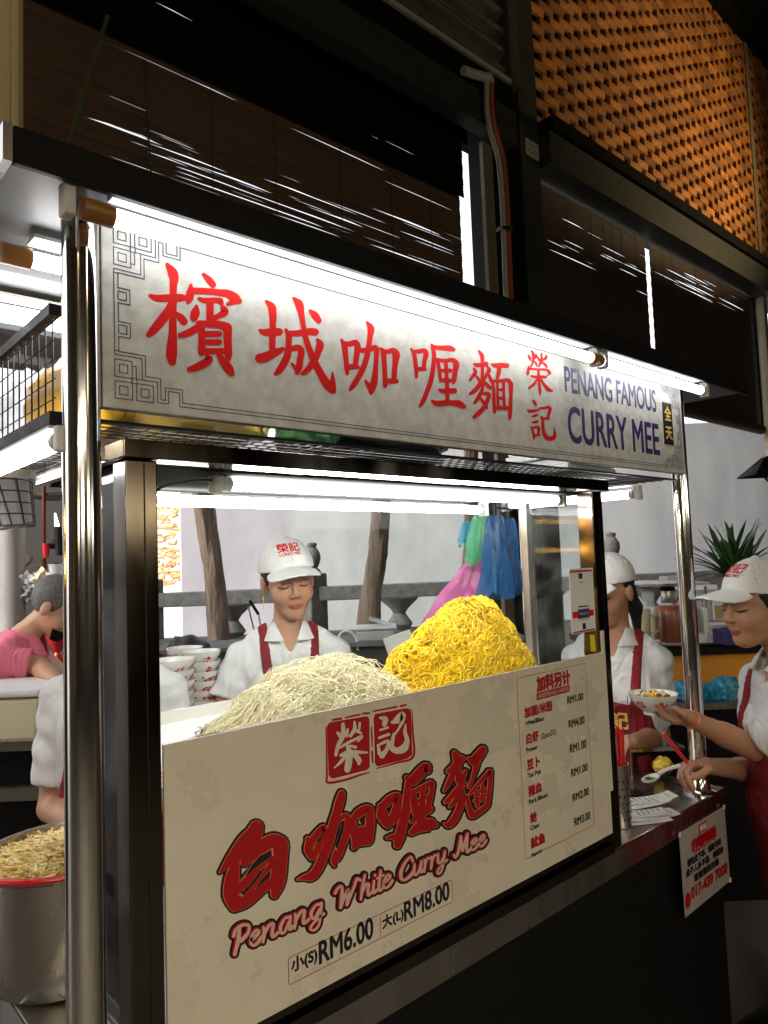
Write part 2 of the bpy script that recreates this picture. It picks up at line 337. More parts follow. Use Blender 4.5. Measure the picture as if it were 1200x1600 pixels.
# corrugated cladding, ridges running along the wall
n = 34; zz = np.linspace(4.79, 6.84, n * 6 + 1); yy = 2.9 + .035 * np.cos((zz - 4.79) / 2.05 * n * 2 * math.pi / 2.4)
V = np.array([(x, y, z) for x in (-3, 3.88) for y, z in zip(yy, zz)] + [(x, y + .008, z) for x in (-3, 3.88) for y, z in zip(yy, zz)]); k = len(zz)
F = [(i, i + 1, k + i + 1, k + i) for i in range(k - 1)] + [(2 * k + i, 3 * k + i, 3 * k + i + 1, 2 * k + i + 1) for i in range(k - 1)] + [(k + i, k + i + 1, 3 * k + i + 1, 3 * k + i) for i in range(k - 1)]
t = thing('corrugated_wall_panel', 'olive corrugated steel cladding above the dim grey beam', 'cladding', (0, 2.9, 5))
MB().add(V, F).build('corrugated_sheet', M['corr'], t); MB().box((-3, 2.84, 4.755), (3.9, 2.86, 4.785)).build('edge_trim', M['pipew'], t); MB().box((3.9, 2.84, 4.76), (4.0, 2.98, 7.5)).build('end_trim', M['corr'], t)
t = thing('steel_column', 'grey steel column with a small square number plate', 'column', (4.3, 3, 0))
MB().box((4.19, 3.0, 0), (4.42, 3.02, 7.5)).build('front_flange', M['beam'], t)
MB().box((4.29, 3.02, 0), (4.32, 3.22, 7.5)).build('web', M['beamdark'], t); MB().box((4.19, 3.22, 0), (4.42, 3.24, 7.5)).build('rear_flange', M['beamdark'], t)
a = at(821, 215, Y=2.995); b = at(842, 252, Y=2.995)
pl = MB().box((a[0], 2.992, b[2]), (b[0], 2.999, a[2])).build('number_plate', mat('number_plate', (.55, .50, .30), .5), t)
text('PL', a[0] + .04, b[0] - .05, (a[2] + b[2]) / 2 + .015, a[2] - .02, 2.992, M['beam'], 'plate_text', t); text('O3', a[0] + .02, b[0] - .03, b[2] + .02, (a[2] + b[2]) / 2 - .005, 2.992, M['beam'], 'plate_text', t)
t = thing('steel_column', 'dark steel column standing left of the pipes, edged by bright daylight', 'column', (3.9, 3, 0))
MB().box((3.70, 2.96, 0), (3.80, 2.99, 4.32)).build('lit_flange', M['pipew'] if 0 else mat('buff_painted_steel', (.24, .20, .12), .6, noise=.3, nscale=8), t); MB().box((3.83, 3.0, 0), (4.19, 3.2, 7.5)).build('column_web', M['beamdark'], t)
for lab, mm, off, r in (('slim cream conduit pipe clipped down the dark column', M['pipew'], 0, .017), ('orange conduit pipe running down beside the cream one', M['pipeo'], .055, .019)):
    P = [at(x + off * 130, y, Y=2.80) for x, y in ((760, 128), (761, 175), (768, 210), (779, 250), (785, 320), (789, 420), (792, 500))]
    t = thing('conduit_pipe', lab, 'pipe', (4, 2.93, 0), group='conduits down the column'); MB().tube(spline(P, 5), r, 10).build('pipe', mm, t, smooth=True)
    q = at(787 + off * 130, 358, Y=2.80); MB().box(q - (.03, .02, .012), q + (.03, .04, .012)).build('clip', M['steel'], t)
tag(MB().tube(spline([at(x, y, Y=2.79) for x, y in ((724, 110), (740, 116), (755, 120), (764, 122), (766, 130))], 4), .03, 8).build('pipe_elbow', M['pipew'], smooth=True), 'short cream pipe elbow at the beam corner above the pipes', 'pipe')

# perforated brick screen: running bond with open joints
bm_ = bmesh.new(); bmesh.ops.create_cube(bm_, size=1); bmesh.ops.scale(bm_, vec=(.2, .032, .0715), verts=bm_.verts); bmesh.ops.bevel(bm_, geom=bm_.edges[:], offset=.003, segments=1, affect='EDGES')
brickmes = []
for k in range(6):
    me = bpy.data.meshes.new('brick'); bb = bm_.copy()
    for v_ in bb.verts: v_.co.x += random.uniform(-.0015, .0015); v_.co.y += random.uniform(-.002, .002)
    bb.to_mesh(me); me.materials.append(M['brick']); brickmes.append(me)
t = thing('brick_screen', 'perforated terracotta brick screen glowing orange above the beam', 'wall', (7, 3, 4.78))
cells = []
for r_ in range(40):
    for c in range(30):
        x = 4.50 + c * .286 + (r_ % 2) * .143; z = 4.80 + r_ * .077
        if z < 7.5: cells.append((math.hypot(x - 4.4, (z - 4.8) * 1.2), x, z))
cells.sort(); rest = MB()
for i, (_, x, z) in enumerate(cells):
    y = 3.03 + random.uniform(-.006, .006)
    if i < 290:
        o = link('brick', brickmes[i % 6], t); o.location = Vector((x, y, z)) - t.location; o.rotation_euler = (0, 0, random.uniform(-.02, .02))
    else: rest.box((x - .1, y - .016, z - .0358), (x + .1, y + .016, z + .0358))
rest.build('far_bricks', M['brick'], t, kind='stuff')
tag(MB().box((4.3, 2.86, 7.5), (14, 3.1, 7.62)).build('eave_beam', M['beamdark']), 'black beam crossing above the top of the brick screen', 'beam')

# bamboo blinds: rows of slats, here and there sprung apart so daylight shows
def blind(name, label, x0, x1, z0, z1, Y, m, gaps, pitch=.011, n=26, cords=(), group='bamboo blinds'):
    t = thing(name, label, 'blind', ((x0 + x1) / 2, Y, z0), group=group); rows = int((z1 - z0) / pitch); xs = np.linspace(x0, x1, n + 1); V = []; F = []; c = 0
    bow = [0] * (rows + 1)
    G = np.zeros((rows + 1, n + 1))
    for (gx, gz, gl, gh) in gaps:
        r = int((gz - z0) / pitch)
        if 0 <= r < rows: G[r] += gh * np.clip(1 - (np.abs(xs - gx) / (gl / 2)) ** 2, 0, 1) ** .7
    for r in range(rows):
        za = z0 + r * pitch; lo = za - .0012 + G[r]; hi = za + pitch + .0012; yo = Y + (r % 2) * .0025
        dy = .002 * np.sin(xs * 3 + r * .7)
        for i in range(n + 1): V += [(xs[i], yo + dy[i], lo[i]), (xs[i], yo + dy[i], hi), (xs[i], yo + dy[i] + .002, lo[i]), (xs[i], yo + dy[i] + .002, hi)]
        for i in range(n):
            a = c + 4 * i; b = a + 4; F += [(a, b, b + 1, a + 1), (a + 2, a + 3, b + 3, b + 2), (a, a + 2, b + 2, b)]
        c += 4 * (n + 1)
    rawmesh('slats', V, F, m, t, smooth=False, kind='stuff')
    for x in cords: MB().tube([(x, Y - .008, z0), (x, Y - .008, z1)], .0022, 5).build('cord', M['cord'], t)
    return t
def pxgaps(Y, L):
    out = []
    for (xa, ya, xb, yb, h) in L:
        p = at(xa, ya, Y=Y); q = at(xb, yb, Y=Y); m_ = (p[2] + q[2]) / 2
        out.append(((p[0] + q[0]) / 2, m_, abs(q[0] - p[0]) * 1.08, h * .68))
    return out
LG = [(137, 57, 400, 165, .010), (120, 70, 180, 98, .005), (137, 135, 260, 185, .006), (125, 176, 240, 220, .008), (137, 195, 300, 235, .006), (137, 203, 420, 300, .008), (120, 213, 390, 325, .006),
      (325, 262, 420, 300, .014), (310, 266, 550, 365, .009), (305, 285, 500, 350, .010), (400, 260, 490, 292, .007), (420, 290, 560, 328, .008), (430, 330, 535, 372, .008), (470, 300, 600, 347, .008),
      (445, 203, 605, 262, .010), (560, 328, 700, 362, .009), (570, 383, 700, 420, .008), (320, 128, 370, 160, .007), (235, 205, 330, 245, .007), (600, 285, 720, 330, .007), (620, 360, 715, 395, .010), (625, 395, 720, 425, .007), (540, 355, 640, 395, .008)]
for k in range(95): x = random.uniform(130, 680); y = 215 + (x - 130) * .34 + random.uniform(-45, 75); LG.append((x, y, x + random.uniform(25, 110), y + 30, random.uniform(.004, .007)))
blind('bamboo_blind', 'long brown bamboo blind hanging over the sign, streaked with daylight', .35, 3.60, 2.82, 4.0, 3.10, M['blindlit'], pxgaps(3.1, LG), cords=(1.38, 1.72, 2.1, 2.55, 2.95, 3.3))
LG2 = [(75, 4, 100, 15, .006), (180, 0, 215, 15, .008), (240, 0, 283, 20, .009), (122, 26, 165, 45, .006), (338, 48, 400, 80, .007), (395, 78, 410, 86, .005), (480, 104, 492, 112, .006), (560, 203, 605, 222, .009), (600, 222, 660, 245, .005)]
blind('bamboo_blind', 'upper blind coloured black for shade, above the brown one', .2, 3.60, 3.93, 4.5, 3.06, M['blindshade'], pxgaps(3.06, LG2))
RG = []
for k in range(20):
    x = random.uniform(852, 1000); y = 330 + (x - 850) * .42 + random.uniform(-35, 90); RG.append((x, y, x + random.uniform(15, 50), y + 18, random.uniform(.006, .011)))
RG += [(858, 298, 902, 322, .012), (948, 348, 992, 372, .012), (880, 342, 910, 357, .01), (852, 372, 890, 392, .009), (855, 388, 930, 420, .01)]
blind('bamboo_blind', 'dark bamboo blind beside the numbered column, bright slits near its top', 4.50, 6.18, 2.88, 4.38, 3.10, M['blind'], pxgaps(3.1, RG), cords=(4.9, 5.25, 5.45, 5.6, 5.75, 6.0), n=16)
RG = []
for k in range(30):
    x = random.uniform(1012, 1130); y = 385 + (x - 1012) * .47 + random.uniform(-8, 40); RG.append((x, y, x + random.uniform(20, 60), y + 18, random.uniform(.007, .013)))
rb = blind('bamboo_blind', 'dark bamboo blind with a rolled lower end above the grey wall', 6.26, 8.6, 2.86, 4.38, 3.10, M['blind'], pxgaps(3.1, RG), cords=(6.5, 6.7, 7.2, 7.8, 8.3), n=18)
MB().tube([(6.24, 3.09, 2.83), (8.65, 3.09, 2.83)], .055, 12).build('rolled_end', M['blind'], rb, smooth=True)
a, b = at(168, 25, Y=2.97), at(108, 225, Y=2.97); tag(MB().tube([a, (a + b) / 2 + (0, 0, -.005), b], .010, 6).build('green_rope', M['greencord'], smooth=True), 'frayed green rope slanting across the long brown blind', 'rope')
a, b = at(224, 92, Y=2.99), at(236, 270, Y=2.99); tag(MB().tube([a, b], .004, 6).build('pull_cord', M['cord']), 'thin dark pull cord hanging before the long brown blind', 'cord')
c = at(1178, 560, Y=3.05); t = thing('steel_column', 'thin buff column at the photo edge beyond the rolled blind', 'column', (c[0], 3.05, 0))
MB().box((8.75, 3.0, 0), (8.85, 3.1, 7.5)).build('shaft', mat('buff_column_paint', (.30, .25, .16), .6, noise=.3, nscale=5), t); MB().box((8.70, 3.1, 2.8), (8.75, 3.16, 4.4)).build('side_strip', M['beamdark'], t)

# courtyard wall, balustrade and trunks behind the stall
def VW(px, z, d): p = at(px, 850, d=d); return np.array((p[0], p[1], z))
def wall(pxa, da, pxb, db, z0, z1, t_, m, name):
    a = VW(pxa, z0, da); b = VW(pxb, z0, db); nrm = np.cross(b - a, (0, 0, 1)); nrm = nrm / np.linalg.norm(nrm) * t_
    if nrm @ FH < 0: nrm = -nrm
    return MB().prism([a, b, b + nrm, a + nrm], (0, 0, z1 - z0)).build(name, m)
tag(wall(446, 9.0, 1500, 9.0, 0, 3.1, .25, M['plaster'], 'courtyard_wall'), 'plain grey plastered wall behind the stall and the right hand workers', 'wall')
tag(wall(283, 8.6, 446, 9.0, 0, 3.1, .25, M['lilac'], 'lilac_wall'), 'pale lilac plastered wall with faint stains behind the cook', 'wall')
struct(wall(-500, 6.2, 1500, 7.3, 0, .35, .5, M['stone'], 'courtyard_plinth') if 0 else MB().prism([VW(-500, 0, 6.3), VW(1500, 0, 6.3), VW(1500, 0, 14), VW(-500, 0, 14)], (0, 0, .22)), 'courtyard_paving', M['lightgrey'])
t = thing('stone_balustrade', 'carved grey stone balustrade with round finials in front of the wall', 'balustrade', tuple(VW(600, .22, 6.9)))
def rd(px): return 6.75 + (px - 350) * .0006
wl = lambda pa, pb, za, zb, th: MB().prism([VW(pa, za, rd(pa)), VW(pb, za, rd(pb)), VW(pb, za, rd(pb) + th), VW(pa, za, rd(pa) + th)], (0, 0, zb - za))
wl(180, 1150, 1.135, 1.27, .14).build('top_rail', M['stone'], t, bev=.01)
wl(180, 1150, .22, .84, .14).build('lower_panel', M['stone'], t)
for px in (232, 487, 742, 955):
    c = VW(px, 0, rd(px) + .07); MB().box(c - (.10, .10, -.22), c + (.10, .10, 1.40)).build('post', M['stone'], t, bev=.012)
    MB().lathe(c + (0, 0, 1.40), [(.0, 0), (.085, 0), (.075, .03), (.05, .05), (.07, .09), (.085, .14), (.08, .19), (.055, .235), (.04, .25), (.05, .265), (.048, .29), (0, .30)], 14).build('finial', M['stone'], t, smooth=True)
for px in (360, 620, 850, 1010):
    c = VW(px, 0, rd(px) + .07); MB().lathe(c + (0, 0, .84), [(.10, 0), (.13, .04), (.09, .1), (.06, .14), (.09, .19), (.17, .26), (.2, .295)], 12).build('vase_support', M['stone'], t, smooth=True)
def trunk(label, pts, r0, r1, d):
    t = thing('tree_trunk', label, 'tree trunk', tuple(VW(pts[-1][0], 0, d)), group='bare trunks behind the stall')
    P = [at(x, y, d=d) for x, y in pts]; P[-1] = np.array((*P[-1][:2], 0)); P = spline(P, 8); n = len(P); m_ = 16
    R_ = np.linspace(r0, r1, n); a = np.arange(m_) * 2 * math.pi / m_; V = []
    for i, p in enumerate(P):
        for k, b in enumerate(a):
            rr = R_[i] * (1 + .12 * math.sin(b * 2 + p[2] * 3) + .08 * math.sin(b * 5 + p[2] * 9) + RNG.normal() * .025); V.append(p + rr * (math.cos(b) * RH + math.sin(b) * FH))
    F = [(i * m_ + j, i * m_ + (j + 1) % m_, (i + 1) * m_ + (j + 1) % m_, (i + 1) * m_ + j) for i in range(n - 1) for j in range(m_)]
    MB().add(V, F).build('trunk', M['bark'], t, smooth=True)
    q = P[n // 3]; MB().tube([q, q + RH * .05 - FH * .03 + (0, 0, .02)], [.022, .012], 8).build('branch_stub', M['bark'], t, smooth=True)
trunk('leaning stripped tree trunk just left of the cook', [(300, 640), (318, 780), (334, 900), (345, 1040), (350, 1300)], .052, .068, 3.9)
trunk('pale brown tree trunk between the cook and the yellow noodles', [(604, 640), (597, 780), (588, 880), (575, 985), (565, 1300)], .052, .072, 4.1)
trunk('dark trunk half hidden behind the hanging plastic bags', [(735, 640), (736, 800), (733, 900), (730, 1000), (728, 1300)], .045, .05, 4.6)

# far left: daylit temple eaves seen past the case post
t = thing('temple_roof', 'sunlit orange temple eaves burnt out by daylight past the case post', 'temple roof', tuple(VW(262, 0, 13)))
om = mat('orange_glazed_tile', (.88, .45, .20), .4, noise=.3, nscale=3)
for k in range(70):
    x, y = random.uniform(246, 290), random.choice((800, 812, 838, 868, 880, 905)) + random.uniform(-10, 10); r = random.uniform(4, 11); a0 = random.uniform(0, 6); d_ = random.uniform(12, 13.4)
    MB().tube([at(x + r * math.cos(a0 + u), y + r * .5 * math.sin(a0 + u), d=d_) for u in np.linspace(0, random.uniform(1.5, 4), 7)], random.uniform(.015, .035), 6).build('roof_ornament', om, t, smooth=True)
for k, y in enumerate((822, 855, 892)): MB().tube([at(236, y, d=12.8), at(292, y + 7, d=12.8)], .035, 8).build('eave_ridge', om, t, smooth=True)
tag(wall(-900, 16, 283, 16, 0, 4.5, .3, mat('sunlit_white_wall', (.8, .78, .74), .8), 'garden_wall'), 'bright white garden wall behind the temple eaves', 'wall')

# neighbouring stall, far left
t = thing('kitchen_shelving', 'dark kitchen shelving full of utensils behind the man in pink', 'shelving', tuple(VW(30, 0, 4.6)))
m_ = MB(); vbox(m_, -700, 240, 690, 1150, 4.6, .05); m_.build('back_board', M['warmwall'], t)
m_ = MB(); vbox(m_, -700, 240, 1150, 1460, 4.4, .05); m_.build('lower_board', M['warmwall'], t)
for y in (770, 880, 990): m_ = MB(); vbox(m_, 30, 110, y, y + 4, 4.2, .35); m_.build('shelf', M['darksteel'], t)
for x in (66, 99): m_ = MB(); vbox(m_, x, x + 2.5, 700, 1090, 4.15, .03); m_.build('upright', mat('rusty_red_rail', (.2, .03, .02), .5), t)
m_ = MB(); vbox(m_, 78, 240, 1075, 1079, 4.1, .4); m_.build('shelf', M['darksteel'], t)
MB().tube([VW(20, .0, 4.0), VW(20, 1.9, 4.0)], .065, 16).build('round_pillar', mat('white_round_pillar', (.35, .34, .32), .7, noise=.2, nscale=4), smooth=True); tag(bpy.data.objects['round_pillar'], 'white round pillar under the caged lamp at the photo edge', 'pillar')
t = thing('caged_lamp', 'white cylinder lamp shade in a wire cage hanging above the man in pink', 'lamp', tuple(at(12, 780, d=3.2)))
a, b = at(0, 735, d=3.2), at(24, 822, d=3.2); MB().tube([a, b], [.12, .075], 18).build('lamp_shade', mat('frosted_shade', (.42, .42, .40), .4, bump=.3, bscale=30), t, smooth=True)
for k in range(10):
    th = k * math.pi / 5; o_ = RH * math.cos(th) + FH * math.sin(th); MB().tube([a + o_ * .127, b + o_ * .082], .003, 5).build('cage_wire', M['wire'], t)
for u in (0, .2, .4, .6, .8, 1): c = a + (b - a) * u; r = .127 - .045 * u; MB().tube([c + r * (RH * math.cos(h) + FH * math.sin(h)) for h in np.linspace(0, 2 * math.pi, 21)], .003, 5).build('cage_ring', M['wire'], t)
t = thing('wall_clock', 'small round cream clock between pillar and shelves', 'clock', tuple(at(40, 873, d=4.1))); c = at(40, 873, d=4.1)
MB().tube([c, c - FH * .03], .042, 20).build('clock_case', M['greyplastic'], t); MB().tube([c - FH * .03, c - FH * .034], .037, 20).build('clock_face', M['ivory'], t)
for dz, dx in ((.02, .0), (.006, .018)): MB().tube([c - FH * .037, c - FH * .037 + RH * dx + (0, 0, dz)], .0016, 5).build('clock_hand', M['ink'], t)
for k, (x, y, w, h, mm, lab) in enumerate(((93, 845, 16, 45, M['black'], 'black pot hanging lid down beside the steel pole'), (72, 860, 12, 22, M['redplastic'], 'small red bucket on the upper kitchen shelf'), (88, 895, 24, 28, M['clearbox'], 'clear box on the kitchen shelf above the man in pink'))):
    c = at(x, y, d=4.0); r = w / FP * 2; tag(MB().lathe(c, [(0, -h / FP * 2), (r * .7, -h / FP * 2), (r, h / FP * 2), (r * .93, h / FP * 2), (r * .63, -h / FP * 1.8), (0, -h / FP * 1.8)], 14).build('kitchen_pot' if k == 0 else 'bucket' if k == 1 else 'plastic_box', mm, smooth=True), lab, 'kitchenware')
t = thing('lamp', 'slim lit lamp leaning against the kitchen wall near the steel pole', 'lamp', tuple(at(88, 830, d=4.1)))
a, b = at(86, 802, d=4.05), at(92, 840, d=4.05); MB().tube([a, b], [.004, .022], 8).build('lit_cone', mat('lit_cone', (.9, .9, .85), .3, emit=(1, .95, .85), es=3), t)
m_ = MB().lathe(at(92, 850, d=4.05), [(0, -.03), (.045, -.025), (.06, .0), (.03, .03), (0, .03)], 14); m_.build('lamp_base', M['black'], t, smooth=True)
for k, (x, y, r, c_) in enumerate(((43, 905, 13, 'clearbox'), (64, 905, 15, 'ivory'), (50, 925, 16, 'greyplastic'), (66, 1010, 10, 'ivory'), (98, 905, 10, 'ivory'))):
    c = at(x, y, d=4.0); bm_ = bmesh.new(); bmesh.ops.create_icosphere(bm_, subdivisions=3, radius=r / FP * 4)
    for v_ in bm_.verts: v_.co *= 1 + .35 * math.sin(v_.co.x * 130 + k) * math.sin(v_.co.z * 110 + k * 2) ; v_.co += Vector(c)
    me = bpy.data.meshes.new('plastic_bundle'); bm_.to_mesh(me); bm_.free(); me.materials.append(M[c_]); shade(me)
    tag(link('plastic_bundle', me), ('crumpled clear bag beside the round clock', 'crumpled cream bag above the head of the man in pink', 'grey bundle under the round clock', 'cream cloth hanging below the chin of the man in pink', 'cream bundle close to the pole behind the man in pink')[k], 'bundle')
t = thing('funnel', 'bright red plastic funnel behind the hands of the man in pink', 'funnel', tuple(at(90, 1010, d=3.9))); c = at(90, 1010, d=3.9)
MB().lathe(c, [(.07, .07), (.066, .055), (.018, -.03), (.0, -.04)], 16).build('cone', M['redplastic'], t, smooth=True); MB().lathe(c, [(.015, -.03), (.05, -.11), (.045, -.12), (0, -.12)], 14).build('spout', M['redplastic'], t, smooth=True)
# neighbour's counter and noodle boxes
t = thing('side_counter', 'steel side counter carrying two cream food boxes', 'counter', tuple(VW(20, 0, 2.9)))
m_ = MB(); vbox(m_, -300, 118, 1163, 1178, 2.45, .75); m_.build('counter_top', M['steelflat'], t)
m_ = MB(); vbox(m_, -300, 116, 1178, 1236, 2.5, .6); m_.build('cabinet', M['black'], t)
m_ = MB(); vbox(m_, -300, 120, 1236, 1256, 2.35, .03); m_.build('front_rail', M['steel'], t); m_ = MB(); vbox(m_, -300, 116, 1256, 1560, 2.6, .5); m_.build('plinth', M['black'], t)
for k, (x0, x1, y0, y1, d, lab) in enumerate(((-70, 62, 1078, 1160, 2.5, 'big cream lidded food box on the side counter, nearest the photo edge'), (40, 112, 1068, 1140, 3.0, 'cream food box half hidden behind the white shirted helper'))):
    t = thing('food_box', lab, 'food box', tuple(at(x0, y1, d=d)), group='cream food boxes')
    m_ = MB(); vbox(m_, x0 + 4, x1 - 4, y0 + 16, y1, d, .3); m_.build('box_body', M['ivory'], t, bev=.012)
    m_ = MB(); vbox(m_, x0, x1, y0 + 2, y0 + 14, d - .01, .32); m_.build('lid', M['foam'], t, bev=.01)

# right: next stall's counter with jars
t = thing('work_counter', 'black topped work counter with an orange front panel', 'counter', tuple(VW(1120, 0, 3.4)))
m_ = MB(); vbox(m_, 960, 1400, 1008, 1020, 3.3, .8); m_.build('counter_top', M['black'], t)
m_ = MB(); vbox(m_, 970, 1400, 1020, 1070, 3.34, .1); m_.build('front_panel', M['orange'], t)
m_ = MB(); vbox(m_, 970, 1400, 1096, 1106, 3.0, .35); m_.build('lower_shelf', M['steelflat'], t)
m_ = MB(); vbox(m_, 970, 1400, 1106, 1500, 3.05, .3); m_.build('cabinet', M['black'], t); m_ = MB(); vbox(m_, 1040, 1400, 1000, 1003, 3.32, .7); m_.build('counter_mat', M['steelflat'], t)
def jar(name, lab, cat, x, y0, y1, w, d, m_, lid=None, handle=False, grp=None):
    c = at(x, y1, d=d); r = w / FP * d / 2; h = (y1 - y0) / FP * d; t = thing(name, lab, cat, tuple(c), group=grp)
    MB().lathe(c, [(0, 0), (r * .88, 0), (r * .92, h * .05), (r, h * .95), (r * .94, h), (r * .9, h * .97), (r * .82, h * .1), (0, h * .08)], 20).build('body', m_, t, smooth=True)
    if lid: MB().lathe(c + (0, 0, h), [(0, .012), (r * .9, .012), (r * 1.04, .004), (r * 1.04, -.01), (0, -.01)], 20).build('lid', lid, t, smooth=True)
    if handle: MB().tube([c + RH * r * .9 + (0, 0, h * .85), c + RH * (r + .035) + (0, 0, h * .8), c + RH * (r + .035) + (0, 0, h * .3), c + RH * r * .9 + (0, 0, h * .2)], .006, 6).build('handle', m_, t, smooth=True)
    return t
jar('sauce_jug', 'cream plastic jug nearest the maroon aproned worker', 'jug', 1000, 955, 1000, 36, 3.25, M['ivory'], M['whiteplastic'], True, 'sauce jugs on the work counter')
jar('sauce_jug', 'cream plastic jug beside the brown sauce pot', 'jug', 1020, 952, 998, 28, 3.4, M['ivory'], M['whiteplastic'], True, 'sauce jugs on the work counter')
t = jar('sauce_pot', 'brown sauce pot with a steel ladle standing in it', 'pot', 1052, 950, 1003, 42, 3.3, M['brownjar'], mat('sauce_crust', (.28, .07, .02), .4))
a, b = at(1050, 948, d=3.3), at(1066, 925, d=3.3); MB().tube([a, b], .005, 6).build('ladle', M['chrome'], t)
jar('steel_pot', 'small steel pot behind the brown sauce pot', 'pot', 1044, 920, 942, 22, 3.8, M['steel'], M['black']); jar('glass_jar', 'glass jar of green onion behind the cream jugs', 'jar', 1014, 922, 950, 20, 3.7, M['clearbox'], M['greyplastic'])
jar('food_tub', 'white tub standing beside the steel pole on the work counter', 'tub', 1076, 944, 1000, 26, 3.35, M['whiteplastic'])
for k, (x0, x1, y0, y1, d, mm, lab) in enumerate(((982, 1012, 940, 955, 3.5, 'foam', 'white foam lunch box behind the cream jugs'), (1042, 1075, 900, 918, 4.0, 'clearbox', 'clear plastic box on top of the back shelf'), (1060, 1078, 922, 944, 3.7, 'clearbox', 'clear box of lids behind the white tub'), (1114, 1140, 930, 972, 3.6, 'whiteplastic', 'white dispenser box with a dark opening, behind the server'), (1105, 1150, 972, 978, 3.3, 'paper', 'flat stack of paper on the work counter behind the server'), (1132, 1185, 985, 1008, 3.2, 'navy', 'navy lidded food warmer behind the chin of the server'), (1100, 1108, 950, 990, 3.3, 'whiteplastic', 'slim white bottle right of the steel pole'))):
    m_ = MB(); vbox(m_, x0, x1, y0, y1, d, .12); tag(m_.build('counter_box', M[mm], bev=.006), lab, 'container')
m_ = MB(); vbox(m_, 1117, 1137, 946, 966, 3.595, .01); tag(m_.build('kraft_stack', mat('kraft', (.45, .3, .15), .7)), 'brown napkins showing in the white dispenser', 'napkins')
m_ = MB(); vbox(m_, 975, 1110, 912, 916, 3.6, .5); vbox(m_, 975, 978, 916, 1008, 3.6, .02); vbox(m_, 1106, 1109, 916, 1008, 3.6, .02); tag(m_.build('back_shelf', M['steel']), 'steel shelf over the work counter holding clear boxes', 'shelf')
# plant
t = thing('potted_palm', 'spiky green potted plant above the server cap', 'plant', tuple(at(1150, 905, d=4.6))); c0 = at(1150, 900, d=4.6)
for k in range(80):
    a = random.uniform(0, 6.28); l = random.uniform(.26, .48); el = random.uniform(.25, 1.35); b = c0 + np.array((random.uniform(-.06, .06), random.uniform(-.06, .06), 0))
    dv = np.array((math.cos(a) * math.cos(el), math.sin(a) * math.cos(el), math.sin(el))); sd_ = np.cross(dv, (0, 0, 1)); sd_ /= np.linalg.norm(sd_); pts = []
    for u in np.linspace(0, 1, 6): q = b + dv * l * u - np.array((0, 0, .12 * u * u * math.cos(el))); w = .026 * (1 - u) ** .7 * (.5 + u * 1.2) + .001; pts += [q + sd_ * w, q - sd_ * w + (0, 0, .0), q + (0, 0, -.004)]
    fs = []
    for i in range(5): j = 3 * i; fs += [(j, j + 2, j + 5, j + 3), (j + 2, j + 1, j + 4, j + 5), (j + 1, j, j + 3, j + 4)]
    MB().add(pts, fs).build('leaf', M['leaf'], t)
MB().lathe(c0 - (0, 0, .32), [(0, 0), (.08, 0), (.12, .28), (.13, .32), (.11, .32), (0, .28)], 18).build('plant_pot', M['stone'], t, smooth=True)
tag(wall(1090, 4.75, 1500, 4.75, 0, 1.2, .5, M['plaster'], 'planter_ledge'), 'low grey ledge the spiky plant stands on', 'ledge')
t = thing('awning_lamp', 'black hanging lamp shade cut by the photo edge above the plant', 'lamp', tuple(at(1195, 740, d=4.0)))
c = at(1200, 742, d=4.0); MB().lathe(c, [(.0, .1), (.03, .1), (.17, .0), (.165, -.006), (.0, .06)], 4).build('shade', M['black'], t); MB().tube([c + (0, 0, .1), c + RH * .5 + (0, 0, .16)], .008, 6).build('arm', M['black'], t)
MB().tube([c + (-.04, 0, -.02), c + (0, 0, -.035), c + (.05, 0, -.02)], .007, 6).build('bracket', M['black'], t)
# beige cabinet at top corner
t = thing('electric_box', 'beige electric box at the top corner of the photo', 'electric box', tuple(at(10, 100, d=1.5)))
m_ = MB(); vbox(m_, -160, 17, -200, 210, 1.5, .01); m_.build('box_body', mat('beige_enamel', (.62, .50, .24), .45), t, bev=.002); m_ = MB(); vbox(m_, 18.5, 29, -200, 214, 1.49, .02); m_.build('door_edge', bpy.data.materials['beige_enamel'], t, bev=.002)
m_ = MB(); m_.tube([at(-8, 214, d=1.52), at(12, 240, d=1.5), at(-2, 330, d=1.5)], .006, 6); m_.build('bracket', M['black'], t)
# ================================================================ the stall
st = thing('food_stall', 'stainless steel curry noodle stall with a canopy and long white sign', 'food stall', (1.3, 1.3, 0))
for x, y, zb in ((.350, 1.012, 0), (2.205, 1.04, .7527), (2.205, 1.645, 0), (.350, 1.645, 0)):
    MB().tube([(x, y, zb), (x, y, 2.0195)], .0255, 28).build('post', M['chrome'], st, smooth=True)
MB().lathe((2.205, 1.04, .7527), [(.05, 0), (.05, .006), (.033, .012), (.028, .04), (.0258, .045)], 24).build('post_flange', M['chrome'], st, smooth=True)
MB().box((.245, .9345, 2.020), (2.50, 1.95, 2.050)).build('canopy_sheet', M['canopy'], st)
MB().box((.24, .922, 2.006), (2.505, .934, 2.054)).build('canopy_fascia', M['black'], st, bev=.002)
MB().box((.228, .922, 2.006), (.239, 1.95, 2.054)).build('canopy_side_trim', M['steel'], st)
for y in (1.22, 1.56, 1.80): MB().box((.26, y, 1.998), (2.48, y + .035, 2.0195)).build('canopy_rib', M['canopy'], st)
